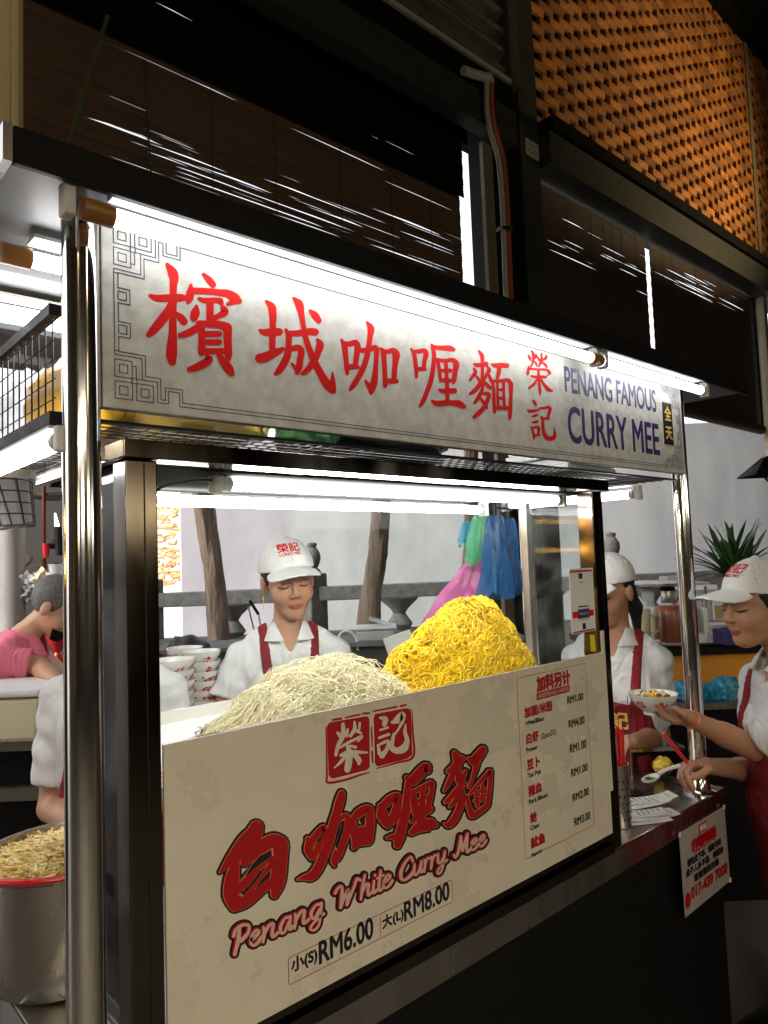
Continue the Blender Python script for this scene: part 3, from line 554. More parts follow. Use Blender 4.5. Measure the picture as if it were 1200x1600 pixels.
# counter
MB().box((.366, 1.006, .735), (2.298, 1.66, .7527)).build('counter_top', M['steelflat'], st, bev=.0015)
MB().box((.366, 1.003, .69), (2.300, 1.0055, .751)).build('counter_lip', M['steel'], st)
MB().tube([(.366, 1.0035, .7515), (2.299, 1.0035, .7515)], .0028, 8).build('counter_nosing', M['chrome'], st, smooth=True)
MB().box((2.2985, 1.0065, .69), (2.301, 1.66, .751)).build('counter_end_lip', M['steel'], st); MB().box((.363, 1.0065, .69), (.3655, 1.66, .751)).build('counter_end_lip', M['chrome'], st)
MB().box((.39, 1.03, .02), (2.294, 1.64, .734)).build('cabinet', M['black'], st)
MB().box((.39, 1.024, .684), (2.294, 1.0295, .69)).build('cabinet_edge', M['darksteel'], st)
MB().box((.376, 1.025, 1.66), (.405, 1.045, 1.69)).build('case_bracket', M['chrome'], st)
MB().box((.365, 1.029, 1.69), (.376, 1.05, 2.02)).build('sign_bracket', M['black'], st)

# overhead wire shelf
ws = thing('wire_shelf', 'overhead wire mesh shelf with bags under the canopy', 'wire shelf', (1.3, 1.3, 1.7))
for z, r in ((1.872, .008), (1.716, .010)):
    MB().box((.316, 1.04, z - r), (.333, 1.62, z + r)).build('side_rail', M['black'], ws)
MB().box((.334, 1.04, 1.717), (2.19, 1.046, 1.7215)).build('front_rail', M['black'], ws); MB().box((.334, 1.60, 1.700), (2.19, 1.612, 1.718)).build('rear_rail', M['steel'], ws)
for k in range(17): y = 1.05 + k * .033; MB().tube([(.324, y, 1.72), (.324, y, 1.870)], .0013, 4).build('side_wire', M['wire'], ws)
for k in range(5): z = 1.745 + k * .028; MB().tube([(.324, 1.04, z), (.324, 1.61, z)], .0013, 4).build('side_wire', M['wire'], ws)
for k in range(70): x = .345 + k * .0265; MB().tube([(x, 1.05, 1.722), (x, 1.61, 1.722)], .0013, 4).build('shelf_wire', M['wire'], ws)
for k in range(20): y = 1.06 + k * .0285; MB().tube([(.336, y, 1.7195), (2.19, y, 1.7195)], .0013, 4).build('shelf_wire', M['wire'], ws)

def blob(name, lab, cat, c, r, m, seed=0, amp=.12, fr=14, parent=None, sq=1., z0=None):
    bm_ = bmesh.new(); bmesh.ops.create_icosphere(bm_, subdivisions=4, radius=1)
    for v_ in bm_.verts:
        q = v_.co.copy(); k = 1 + amp * (math.sin(q.x * fr * .5 + seed) * math.sin(q.y * fr * .43 + seed * 2) + .6 * math.sin(q.z * fr + q.x * fr * .8 + seed * 3) * .7)
        v_.co = Vector((q.x * r[0] * k, q.y * r[1] * k, q.z * r[2] * k)) + Vector(c)
        if z0 is not None and v_.co.z < z0: v_.co.z = z0
    me = bpy.data.meshes.new(name); bm_.to_mesh(me); bm_.free(); me.materials.append(m); shade(me, 80); o = link(name, me, parent)
    if lab: tag(o, lab, cat)
    return o
blob('food_bag', 'yellow bag of dried noodles on the wire shelf next to the left pole', 'bag', (.62, 1.30, 1.80), (.20, .16, .075), M['bagyellow'], 1, z0=1.7245)
blob('food_bag', 'white translucent bag pressed against the wire shelf side', 'bag', (.47, 1.50, 1.81), (.10, .09, .10), M['clearbox'], 3, z0=1.7245)
blob('food_bag', 'bulging orange yellow bag behind the wire shelf side', 'bag', (.43, 1.24, 1.79), (.075, .17, .075), mat('orange_bag', (.75, .42, .04), .4, bump=.5, bscale=20), 4, amp=.06, z0=1.7245)
blob('food_bag', 'green bag on the wire shelf above the case', 'bag', (.89, 1.22, 1.77), (.06, .08, .05), mat('green_bag', (.03, .12, .04), .35, bump=.6, bscale=20), 5, z0=1.7245)
blob('food_bag', 'large black rubbish bag along the middle of the wire shelf', 'bag', (1.15, 1.33, 1.79), (.22, .2, .075), M['blackbag'], 6, z0=1.7245)
for k in range(4):
    x = 1.66 + .012 * (k % 2); tag(MB().box((x, 1.09, 1.7245 + k * .021), (x + .25, 1.30, 1.7435 + k * .021)).build('foam_box', M['foam'], bev=.003), ('bottom', 'second lowest', 'second highest', 'top')[k] + ' flat foam tray in the stack on the wire shelf', 'foam tray', 'stacked foam trays')
blob('food_bag', 'dark netting bag behind the stacked foam trays', 'bag', (2.0, 1.40, 1.77), (.15, .15, .05), M['blackbag'], 8, z0=1.7245)

# lamps
def lamp(label, a, b, r=.0125, batten=True, cap='amber', m='tube', down=(0, 0, 1), off=.028, bw=.018):
    a = np.array(a, float); b = np.array(b, float); t = thing('fluorescent_lamp', label, 'tube lamp', tuple((a + b) / 2), group='fluorescent tube lamps'); u = (b - a) / np.linalg.norm(b - a)
    MB().tube([a, b], r, 16).build('tube', M[m], t, smooth=True)
    dn = np.array(down, float)
    for e, s in ((a, -1), (b, 1)):
        MB().tube([e, e + u * s * (.042 if cap == 'amber' else .014)], r * (1.25 if cap == 'amber' else 1.08), 16).build('end_cap', M[cap], t, smooth=True)
        q = e + u * s * (.052 if cap == 'amber' else .02); side = np.cross(u, dn)
        pts = [q - side * .013 - dn * .018, q + side * .013 - dn * .018, q + side * .013 + dn * (off - .0005), q - side * .013 + dn * (off - .0005)]; MB().prism(pts, u * s * .016).build('holder', M['whiteplastic'], t, bev=.003)
    if batten:
        side = np.cross(u, dn); q0 = a + dn * off; q1 = b + dn * off; MB().prism([q0 - side * bw, q0 + side * bw, q0 + side * bw + dn * .006, q0 - side * bw + dn * .006], q1 - q0).build('batten', M['whiteplastic'], t)
    return t
lamp('long lit tube running along the top of the white sign', (.372, .948, 1.986), (1.568, .948, 1.986), m='tubesign')
lamp('short lit tube at the right end of the white sign', (1.618, .948, 1.986), (2.186, .948, 1.986), m='tubesign', cap='whiteplastic')
lamp('lit tube with amber cap under the canopy behind the left pole', (.318, 1.13, 1.975), (1.518, 1.13, 1.975), m='tubeweak')
lamp('broad lit tube in the middle of the canopy underside', (.28, 1.40, 1.975), (1.48, 1.40, 1.975), cap='whiteplastic', r=.016, m='tubeweak')
lamp('lit tube slung below the side rail of the wire shelf', (.328, 1.045, 1.683), (.328, 1.60, 1.683), cap='whiteplastic', off=.0185, bw=.012, m='tubeweak')
lamp('front lit tube inside the display case', (.633, 1.10, 1.643), (1.61, 1.10, 1.643), r=.0115, cap='whiteplastic', off=.0155, batten=False)
lamp('rear lit tube inside the display case', (.60, 1.33, 1.634), (1.56, 1.33, 1.634), r=.0115, cap='whiteplastic', off=.0245, batten=False)
lamp('lit tube beyond the display case at the right end of the wire shelf', (2.0, 1.10, 1.672), (2.0, 1.55, 1.672), cap='whiteplastic', off=.0255, m='tubeweak')

# ---------------------------------------------------------------- sign board
SY = 1.008
sg = thing('sign_board', 'long silver white sign with big red Chinese lettering over the stall', 'sign', (1.28, SY, 1.73))
MB().box((.378, SY, 1.7326), (2.181, SY + .018, 2.012)).build('board', M['signface'], sg, bev=.002)
spl = lambda px, py: at(px, py, Y=SY)
C1 = [[(290, 95, 22), (345, 180, 55), (365, 250, 52), (358, 330, 42), (355, 450, 40), (352, 650, 42), (350, 850, 47), (342, 1000, 60), (337, 1100, 62), (348, 1170, 43)], [(105, 440, 22), (180, 465, 38), (280, 465, 42), (400, 463, 45), (455, 460, 40), (495, 465, 26)],
 [(350, 520, 50), (300, 610, 50), (220, 720, 55), (140, 815, 48), (85, 870, 32)], [(395, 640, 25), (440, 680, 40), (475, 725, 42)], [(690, 205, 22), (750, 265, 38), (795, 320, 35)], [(550, 320, 16), (548, 390, 42), (530, 470, 48), (522, 510, 25)],
 [(590, 385, 36), (700, 388, 36), (850, 402, 36), (960, 418, 45), (1040, 470, 52), (1080, 500, 34)], [(1060, 485, 45), (960, 530, 22)], [(640, 470, 20), (700, 490, 28), (800, 490, 32), (870, 492, 32), (885, 520, 28)], [(760, 510, 42), (760, 620, 42), (760, 730, 42)],
 [(900, 570, 30), (925, 620, 42), (850, 665, 32), (790, 700, 35)], [(612, 555, 20), (600, 620, 50), (585, 680, 45)], [(430, 875, 28), (520, 850, 42), (610, 800, 42), (680, 745, 35)], [(640, 745, 35), (760, 750, 38), (880, 760, 42), (950, 790, 52)],
 [(668, 770, 38), (668, 900, 38), (670, 1060, 42)], [(955, 800, 52), (955, 900, 45), (958, 1000, 45), (965, 1100, 42), (975, 1140, 20)], [(700, 860, 32), (860, 860, 35)], [(700, 950, 32), (860, 952, 34)], [(690, 1050, 35), (800, 1050, 36), (900, 1050, 35)],
 [(730, 1110, 28), (750, 1145, 44), (690, 1190, 48), (600, 1232, 42), (530, 1250, 28)], [(860, 1100, 30), (910, 1170, 45), (970, 1250, 50), (1000, 1300, 32)]]
C2 = [[(220, 180, 20), (290, 250, 52), (308, 350, 52), (308, 500, 45), (303, 700, 45), (303, 860, 42)], [(140, 570, 25), (200, 595, 45), (300, 590, 55), (390, 590, 55)], [(130, 940, 62), (200, 930, 68), (290, 890, 60), (380, 850, 48), (440, 820, 32)],
 [(485, 560, 22), (520, 640, 42), (520, 760, 42), (505, 900, 50), (450, 1020, 52), (390, 1110, 45), (345, 1150, 28)], [(530, 610, 38), (650, 605, 42), (800, 585, 48), (880, 590, 48)], [(560, 815, 38), (640, 800, 42), (690, 840, 45), (675, 950, 45), (660, 1060, 48), (635, 1130, 35)],
 [(560, 1010, 15), (600, 1060, 25), (640, 1110, 38)], [(590, 140, 22), (660, 220, 55), (690, 350, 42), (715, 500, 35), (745, 650, 38), (800, 830, 42), (870, 1000, 48), (960, 1170, 52), (1050, 1310, 58), (1115, 1380, 42)], [(1108, 1130, 12), (1110, 1250, 36), (1118, 1350, 38)],
 [(905, 690, 20), (940, 760, 52), (905, 880, 45), (860, 980, 48), (780, 1090, 42), (710, 1145, 28)], [(805, 305, 20), (870, 365, 48), (925, 440, 38)]]
C3 = [[(90, 395, 25), (140, 500, 50), (165, 700, 45), (180, 880, 42), (188, 970, 32)], [(150, 460, 45), (230, 465, 48), (330, 440, 50), (365, 520, 58), (350, 650, 50), (330, 800, 45), (335, 850, 40)], [(200, 860, 46), (300, 850, 48), (370, 860, 34)],
 [(530, 100, 25), (590, 200, 60), (575, 350, 48), (555, 500, 46), (530, 650, 48), (470, 850, 52), (380, 1030, 50), (300, 1160, 50), (240, 1240, 32)], [(450, 575, 46), (550, 560, 45), (650, 530, 52), (690, 560, 52)], [(690, 580, 45), (680, 750, 42), (665, 950, 48), (640, 1130, 62), (600, 1260, 52), (590, 1310, 25)],
 [(495, 1090, 20), (545, 1160, 40), (590, 1230, 50)], [(760, 540, 22), (800, 600, 46), (820, 800, 42), (830, 1000, 42), (835, 1180, 38)], [(810, 600, 42), (900, 590, 42), (970, 575, 48), (1020, 650, 66), (1005, 800, 50), (990, 950, 48), (985, 1080, 45)], [(860, 1095, 42), (950, 1095, 42), (1030, 1100, 36)]]
C4 = [[(85, 180, 20), (140, 280, 40), (165, 420, 42), (180, 580, 40), (185, 710, 30)], [(150, 235, 38), (230, 230, 42), (330, 215, 45), (365, 280, 52), (335, 420, 42), (325, 530, 42)], [(190, 560, 42), (280, 560, 42), (350, 570, 28)], [(465, 100, 20), (530, 150, 38), (650, 165, 45), (800, 172, 56), (880, 195, 40)],
 [(475, 130, 28), (510, 250, 42), (510, 400, 42), (490, 600, 45), (450, 800, 48), (380, 990, 45), (310, 1160, 45), (250, 1255, 30)], [(570, 380, 35), (600, 500, 36), (620, 650, 36), (640, 790, 30)], [(560, 375, 30), (700, 405, 38), (860, 390, 42), (930, 470, 58), (910, 620, 48), (890, 760, 45), (880, 830, 22)],
 [(735, 430, 36), (745, 600, 36), (755, 800, 38), (762, 950, 38), (765, 1150, 38)], [(650, 590, 30), (750, 590, 36), (815, 590, 42)], [(640, 765, 32), (760, 770, 36), (870, 780, 35)], [(610, 945, 25), (680, 970, 45), (800, 970, 52), (895, 970, 52)], [(475, 1155, 25), (560, 1205, 52), (700, 1195, 52), (850, 1195, 50), (980, 1210, 62), (1075, 1265, 42)]]
C5 = [[(290, 105, 20), (350, 190, 42), (365, 300, 36), (365, 450, 36), (365, 600, 36), (370, 750, 40), (370, 860, 32)], [(200, 370, 25), (260, 390, 45), (350, 385, 45), (440, 370, 50)], [(190, 455, 22), (225, 530, 40), (170, 610, 35), (120, 690, 28)], [(230, 600, 22), (280, 660, 28), (310, 720, 32)],
 [(470, 430, 25), (500, 490, 40), (455, 570, 35), (420, 650, 28), (370, 720, 30)], [(500, 600, 30), (530, 680, 32), (570, 760, 25)], [(340, 720, 42), (260, 850, 48), (170, 930, 42), (115, 970, 25)], [(400, 730, 34), (460, 790, 40), (530, 850, 32)], [(370, 850, 32), (320, 970, 42), (250, 1090, 40), (200, 1150, 28)],
 [(380, 960, 26), (450, 960, 42), (490, 1000, 42), (450, 1130, 42), (390, 1240, 45), (290, 1350, 48), (190, 1430, 32)], [(330, 1060, 26), (380, 1130, 32), (440, 1210, 34), (465, 1260, 18)], [(550, 370, 20), (620, 395, 45), (750, 395, 50), (860, 400, 45)], [(700, 450, 42), (690, 540, 42), (660, 650, 32)],
 [(560, 710, 30), (700, 710, 35), (870, 690, 36), (930, 770, 52)], [(565, 720, 30), (590, 900, 30), (590, 1100, 34), (605, 1340, 28)], [(935, 790, 48), (930, 1000, 36), (925, 1200, 38), (915, 1400, 36), (910, 1480, 18)], [(660, 740, 25), (665, 1000, 26), (680, 1220, 25)], [(785, 740, 30), (790, 1000, 30), (800, 1220, 26)],
 [(680, 880, 26), (790, 890, 28)], [(680, 1050, 28), (790, 1060, 32)], [(600, 1250, 36), (750, 1245, 40), (900, 1250, 40)]]
C6 = [[(105, 155, 12), (125, 195, 22), (145, 240, 13)], [(160, 85, 14), (185, 140, 20), (185, 200, 19), (175, 280, 18), (140, 350, 13)], [(240, 150, 13), (220, 185, 20), (192, 225, 16)], [(200, 250, 13), (230, 290, 19), (245, 330, 11)], [(215, 140, 9), (260, 200, 17), (305, 260, 19)], [(315, 130, 14), (320, 200, 19), (315, 260, 23), (270, 340, 14)],
 [(395, 165, 14), (385, 205, 24), (340, 235, 14)], [(330, 270, 14), (380, 310, 21), (405, 350, 14)], [(112, 330, 9), (105, 380, 20), (95, 450, 26), (92, 475, 11)], [(120, 375, 17), (200, 380, 17), (300, 385, 17), (400, 392, 20), (445, 435, 28), (455, 465, 12)], [(450, 460, 12), (410, 482, 11)], [(265, 390, 19), (270, 480, 21), (280, 600, 21), (290, 720, 23), (292, 795, 11)],
 [(150, 490, 14), (220, 505, 21), (320, 505, 24), (390, 505, 20)], [(245, 550, 18), (195, 620, 22), (120, 680, 19), (105, 685, 11)], [(310, 550, 18), (360, 630, 22), (420, 700, 30), (490, 730, 17)]]
C7 = [[(180, 880, 13), (210, 920, 26), (230, 975, 13)], [(95, 1040, 14), (130, 1060, 26), (200, 1050, 24), (270, 1035, 17)], [(160, 1145, 11), (210, 1130, 24), (250, 1120, 19)], [(165, 1240, 11), (210, 1235, 24), (255, 1220, 20)], [(150, 1310, 13), (180, 1380, 19), (195, 1470, 19), (200, 1515, 11)], [(180, 1325, 17), (250, 1310, 19), (275, 1340, 26), (265, 1410, 19), (280, 1440, 17)],
 [(200, 1450, 18), (270, 1450, 15)], [(290, 1010, 17), (370, 1005, 22), (430, 992, 24), (455, 1025, 28), (435, 1100, 24), (425, 1170, 17)], [(320, 1172, 20), (400, 1175, 21), (445, 1175, 13)], [(312, 1140, 13), (335, 1220, 24), (340, 1320, 25), (360, 1420, 30), (400, 1485, 36), (460, 1500, 38), (515, 1480, 36), (530, 1430, 26), (522, 1325, 8)]]
for nm, C, org, sc in (('character', C1, (220, 400), 7.0588), ('character', C2, (390, 450), 8.5714), ('character', C3, (525, 495), 10.909), ('character', C4, (635, 530), 12), ('character', C5, (725, 540), 12.8), ('character', C6, (815, 540), 10.32), ('character', C7, (815, 540), 10.32)):
    brush(C, org, sc, spl, M['red'], nm, sg, lift=.0006)
def XZ(px, py, Y): p = at(px, py, Y=Y); return p[0], p[2]
def ptext(s, xa, xb, yt, yb, Y, m, name, parent, bold=0., lift=.0006):
    "text between photo columns xa..xb, top/bottom rows given at column xa"
    X0, Z1 = XZ(xa, yt, Y); _, Z0 = XZ(xa, yb, Y); X1, _ = XZ(xb, yt, Y)
    return text(s, X0, X1, Z0, Z1, Y, m, name, parent, bold, lift)
ptext('PENANG FAMOUS', 881, 1021, 572, 611, SY, M['navy'], 'lettering', sg, bold=.0016); ptext('CURRY MEE', 886, 1026, 634, 690, SY, M['navy'], 'lettering', sg, bold=.0022)
a, b = XZ(1034, 628, SY), XZ(1052, 694, SY); MB().box((a[0], SY - .002, b[1] - .004), (b[0], SY - .0003, a[1])).build('small_plaque', M['ink'], sg)
zm = (a[1] + b[1]) / 2; text('全', a[0] + .008, b[0] - .008, zm + .008, a[1] - .012, SY - .002, M['gold'], 'plaque_character', sg, bold=.0015); text('天', a[0] + .008, b[0] - .008, b[1] + .012, zm - .012, SY - .002, M['gold'], 'plaque_character', sg, bold=.0015)
# fret border: thin double lines
def lines(paths, w, Y, m, name, parent, lift=.0005):
    mb = MB(); k = 0
    for P in paths:
        for (xa, za), (xb, zb) in zip(P[:-1], P[1:]):
            d = np.array((xb - xa, zb - za)); L = np.linalg.norm(d)
            if L < 1e-6: continue
            d /= L; n_ = np.array((-d[1], d[0])) * w / 2; e = d * w / 2; k += 1; y = Y - lift - k * 2e-6
            q = [(xa - e[0] + n_[0], za - e[1] + n_[1]), (xb + e[0] + n_[0], zb + e[1] + n_[1]), (xb + e[0] - n_[0], zb + e[1] - n_[1]), (xa - e[0] - n_[0], za - e[1] - n_[1])]
            mb.add([(x, y, z) for x, z in q], [(0, 1, 2, 3)])
    return mb.build(name, m, parent)
def sq(x, z, s): return [(x, z), (x + s, z), (x + s, z + s), (x, z + s), (x, z)]
def fret(fx, fz):
    g = .0051; T = lambda P: [(fx(x * g), fz(z * g)) for x, z in P]; out = []
    for P in (sq(0, 0, 5), sq(1.3, 1.3, 2.4), sq(6.3, 0, 5), sq(7.6, 1.3, 2.4), sq(0, 6.3, 5), sq(1.3, 7.6, 2.4), sq(4.9, 4.9, 1.5), [(5, 5), (5, 10), (6.2, 10), (6.2, 6.3)], [(6.3, 5), (11.3, 5), (11.3, 0)],
              [(6.3, 6.3), (8, 6.3), (8, 12.6), (0, 12.6)], [(8, 6.3), (12.6, 6.3), (12.6, .2), (16, .2), (16, 4), (19.5, 4), (19.5, -.2), (22, -.2)], [(9, 7.5), (13.6, 7.5), (13.6, 1.2), (15, 1.2), (15, 5), (20.5, 5), (20.5, 1), (22, 1)],
              [(0, 12.6), (0, 15)], [(0, 13.8), (1.2, 13.8), (1.2, 15)], [(9, 7.5), (9, 13.6), (1.2, 13.6), (1.2, 18), (4.6, 18), (4.6, 22.4), (1.2, 22.4), (1.2, 24)], sq(1.2, 19, 2.4), [(0, 15), (0, 24)]): out.append(T(P))
    return out
x0, x1, z0, z1 = .396, 2.164, 1.7475, 2.004; P = []
for fx in (lambda x: x0 + x, lambda x: x1 - x):
    for fz in (lambda z: z0 + z, lambda z: z1 - z): P += fret(fx, fz)
g = .0051
P += [[(x0 + 22 * g, z), (x1 - 22 * g, z)] for z in (z0 - .2 * g, z0 + g, z1 + .2 * g, z1 - g)] + [[(x, z0 + 24 * g), (x, z1 - 24 * g)] for x in (x0, x0 + 1.2 * g, x1, x1 - 1.2 * g)]
lines(P, .0015, SY, M['line'], 'fret_border', sg)

# ---------------------------------------------------------------- display case
cs = thing('display_case', 'steel framed glass display case standing on the stall counter', 'display case', (1.05, 1.1, .755))
FM = mat('case_frame_steel', (.11, .092, .075), .10, 1, rnoise=.1, nscale=9, stretch=(1, 1, .25))
for x in (.408, 1.632):
    MB().box((x, 1.004, .7535), (x + .048, 1.05, 1.659)).build('corner_post', FM, cs, bev=.002); MB().box((x + .027, 1.0028, .80), (x + .0285, 1.0038, 1.655)).build('seam', M['ink'], cs)
for x in (.412, 1.652): MB().box((x, 1.23, .7535), (x + .022, 1.252, 1.659)).build('rear_post', M['steel'], cs)
MB().box((.4565, 1.004, .7535), (1.6315, 1.04, .798)).build('bottom_rail', FM, cs)
MB().box((.4565, .994, .7535), (1.6315, 1.0035, .776)).build('rail_step', FM, cs)
MB().box((.400, .990, 1.660), (1.694, 1.40, 1.6875)).build('top_slab', FM, cs, bev=.002)
MB().box((.4565, 1.0045, 1.246), (1.6315, 1.0085, 1.6595)).build('glass_pane', M['glass'], cs)
for x in (.430, 1.660): MB().box((x, 1.0505, .80), (x + .004, 1.2295, 1.655)).build('glass_pane', M['glass'], cs)
MB().box((.4565, .9985, .799), (1.6315, 1.0035, 1.2455)).build('front_panel', M['cream'], cs)
MB().box((1.6325, .9988, .90), (1.645, 1.0028, 1.30)).build('edge_strip', M['cream'], cs)
MB().box((.46, 1.02, 1.165), (1.63, 1.42, 1.180)).build('tray', M['whiteplastic'], cs); MB().box((.46, 1.42, 1.165), (1.63, 1.426, 1.205)).build('tray_rim', M['whiteplastic'], cs)
MB().box((.42, 1.06, 1.657), (1.67, 1.38, 1.6595)).build('case_ceiling', mat('dull_case_ceiling', (.03, .03, .03), .9, spec=0), cs)
MB().tube(spline([(.47, 1.07, 1.60), (.50, 1.09, 1.63), (.56, 1.10, 1.645), (.60, 1.10, 1.648)], 5), .0025, 6).build('lamp_cable', M['cable'], cs, smooth=True)
PY = .9985; pp = lambda px, py: at(px, py, Y=PY)
blackhole = []
P1 = [[(600, 280, 90), (560, 380, 115), (460, 500, 125), (330, 640, 95), (210, 770, 55), (108, 880, 10)], [(330, 770, 45), (290, 900, 85), (265, 1050, 100), (260, 1200, 98), (310, 1330, 75)], [(440, 740, 55), (600, 610, 80), (720, 500, 85), (830, 450, 85), (920, 490, 95)],
      [(920, 520, 105), (900, 700, 108), (885, 900, 108), (870, 1050, 90), (840, 1180, 48)], [(310, 1320, 80), (430, 1260, 95), (560, 1160, 90), (700, 1060, 75), (840, 1020, 70)], [(360, 1100, 45), (560, 900, 70), (780, 700, 45)], [(470, 1120, 40), (620, 980, 55), (800, 800, 40)]]
def layered(C, org, sc, parent, holes=()):
    brush(C, org, sc, pp, M['ink'], 'outlined_character', parent, grow=44 * sc / 8.57 * .85, lift=.0005); 
    brush(C, org, sc, pp, M['orangeline'], 'outline', parent, grow=7 * sc / 8.57, lift=.0012); brush(C, org, sc, pp, M['dred'], 'fill', parent, lift=.0019)
    for h in holes:
        c = np.mean(h, 0); poly([tuple(c + (np.array(p) - c) * 1.12) for p in h], org, sc, pp, M['orangeline'], 'counter_outline', parent, .0026); poly(h, org, sc, pp, M['ink'], 'counter_shape', parent, .0028)
layered(P1, (330, 1260), 8.5714, cs, [[(795, 575), (800, 665), (700, 730), (560, 835), (440, 950), (480, 860), (540, 765), (640, 655)], [(740, 770), (640, 930), (490, 1110), (420, 1185), (385, 1155), (500, 1050), (640, 860)], [(785, 840), (775, 945), (700, 1005), (580, 1100), (640, 1000)]])
P2 = [[(200, 800, 25), (215, 850, 45), (215, 950, 55), (250, 1050, 25)], [(250, 830, 45), (330, 740, 50), (400, 660, 36), (400, 740, 38), (350, 850, 40), (310, 960, 40), (270, 1050, 18)], [(625, 240, 42), (600, 340, 55), (560, 480, 52), (520, 620, 58), (480, 780, 58), (430, 930, 58), (370, 1080, 58), (310, 1200, 58), (240, 1270, 55), (150, 1285, 30), (75, 1310, 8)],
      [(470, 700, 22), (600, 560, 28), (680, 520, 38), (700, 620, 45), (670, 750, 52), (620, 880, 52), (570, 1000, 58), (530, 1090, 40), (535, 1140, 12)], [(760, 560, 38), (850, 470, 52), (960, 440, 58), (980, 560, 55), (970, 700, 60), (950, 830, 50)], [(770, 620, 40), (790, 720, 62), (810, 830, 60), (780, 910, 30)], [(810, 830, 60), (900, 820, 62), (960, 800, 60)], [(870, 710, 62), (900, 700, 55)]]
layered(P2, (455, 1210), 8, cs, [[(385, 710), (335, 870), (310, 820)], [(660, 560), (640, 700), (560, 930), (535, 890), (600, 680), (625, 580)], [(935, 490), (870, 630), (835, 555)]])
P3 = [[(50, 590, 22), (70, 680, 52), (110, 760, 38)], [(90, 580, 38), (150, 530, 42), (210, 505, 36), (212, 580, 38), (180, 700, 48), (120, 790, 18)], [(300, 330, 22), (350, 360, 45), (430, 280, 50), (480, 230, 42), (495, 260, 30)], [(310, 380, 28), (300, 500, 32), (290, 620, 38), (260, 760, 42), (230, 880, 48), (210, 960, 32)], [(230, 900, 40), (160, 885, 24), (112, 893, 10)],
      [(355, 460, 22), (375, 600, 36), (400, 690, 38)], [(360, 460, 18), (450, 420, 26), (530, 380, 22), (530, 450, 22), (505, 560, 26), (480, 640, 22)], [(450, 460, 24), (440, 600, 30), (430, 750, 42)], [(370, 560, 14), (440, 530, 16), (510, 510, 16)], [(340, 740, 18), (430, 680, 26), (520, 625, 26)], [(345, 840, 28), (420, 790, 50), (520, 765, 55), (575, 775, 20)]]
layered(P3, (585, 1160), 6, cs, [[(330, 640), (360, 700), (325, 735), (318, 690)]])
P4 = [[(745, 100, 22), (770, 150, 40), (780, 250, 32), (790, 360, 34)], [(690, 270, 22), (750, 220, 30), (820, 150, 26)], [(740, 270, 24), (700, 360, 26), (650, 450, 13)], [(850, 270, 16), (815, 360, 26), (850, 390, 16)], [(800, 420, 34), (740, 480, 28), (660, 560, 16)], [(800, 440, 26), (760, 540, 26), (700, 600, 13)], [(800, 450, 34), (820, 520, 34), (790, 620, 32), (740, 720, 34), (690, 770, 28), (650, 760, 10)],
      [(880, 150, 18), (930, 170, 46), (980, 110, 42), (1010, 70, 36)], [(950, 210, 26), (915, 330, 15), (880, 420, 13)], [(862, 500, 13), (880, 600, 22), (910, 680, 30)], [(890, 480, 13), (960, 400, 17), (1050, 300, 22), (1080, 270, 18), (1075, 400, 19), (1060, 530, 22), (1040, 600, 22), (930, 680, 28)], [(940, 450, 13), (960, 590, 20)], [(1005, 400, 12), (1000, 540, 16)], [(930, 545, 12), (1040, 490, 12)], [(950, 470, 10), (1030, 430, 10)]]
layered(P4, (585, 1160), 6, cs)
# seals
so_ = (500, 1090)
poly([(110, 290), (540, 218), (568, 232), (578, 262), (580, 815), (545, 848), (155, 948), (118, 935), (100, 905), (80, 400), (80, 330)], so_, 7.5, pp, M['dred'], 'seal_block', cs, .0005); poly([(645, 192), (1015, 122), (1052, 135), (1066, 172), (1078, 670), (1020, 715), (672, 808), (642, 775), (628, 235)], so_, 7.5, pp, M['dred'], 'seal_block', cs, .0005)
brush([[(68, 350, 7), (75, 600, 9), (80, 900, 12), (92, 995, 14), (300, 962, 14), (450, 912, 12), (570, 877, 7)], [(145, 262, 12), (245, 245, 14)], [(295, 235, 8), (380, 215, 12), (465, 200, 12)], [(500, 187, 12), (575, 182, 12)], [(620, 160, 8), (750, 135, 11), (895, 107, 12)], [(940, 98, 12), (1005, 87, 12)], [(1075, 130, 4), (1085, 400, 11), (1090, 690, 14), (900, 762, 12), (660, 830, 7)], [(600, 340, 7), (604, 450, 10), (608, 580, 7)], [(608, 630, 11), (612, 760, 9)]], so_, 7.5, pp, M['dred'], 'seal_border', cs, lift=.0005)
brush([[(200, 410, 15), (240, 450, 28)], [(265, 310, 20), (270, 400, 28), (255, 470, 26), (210, 560, 24), (180, 670, 18)], [(320, 370, 13), (308, 450, 18)], [(400, 285, 15), (400, 370, 22), (350, 450, 18)], [(460, 300, 16), (455, 370, 13)], [(430, 390, 22), (480, 420, 13)], [(230, 590, 10), (300, 540, 16), (400, 490, 16), (490, 452, 16), (440, 510, 12)], [(240, 675, 18), (330, 640, 28), (440, 640, 22), (550, 642, 10)],
       [(320, 570, 22), (340, 650, 38), (330, 760, 42), (315, 840, 38)], [(290, 680, 18), (240, 750, 20), (160, 825, 5)], [(400, 670, 28), (450, 730, 33), (450, 775, 18)], [(410, 580, 18), (350, 562, 13)]], so_, 7.5, pp, M['cream'], 'seal_character', cs, lift=.0010)
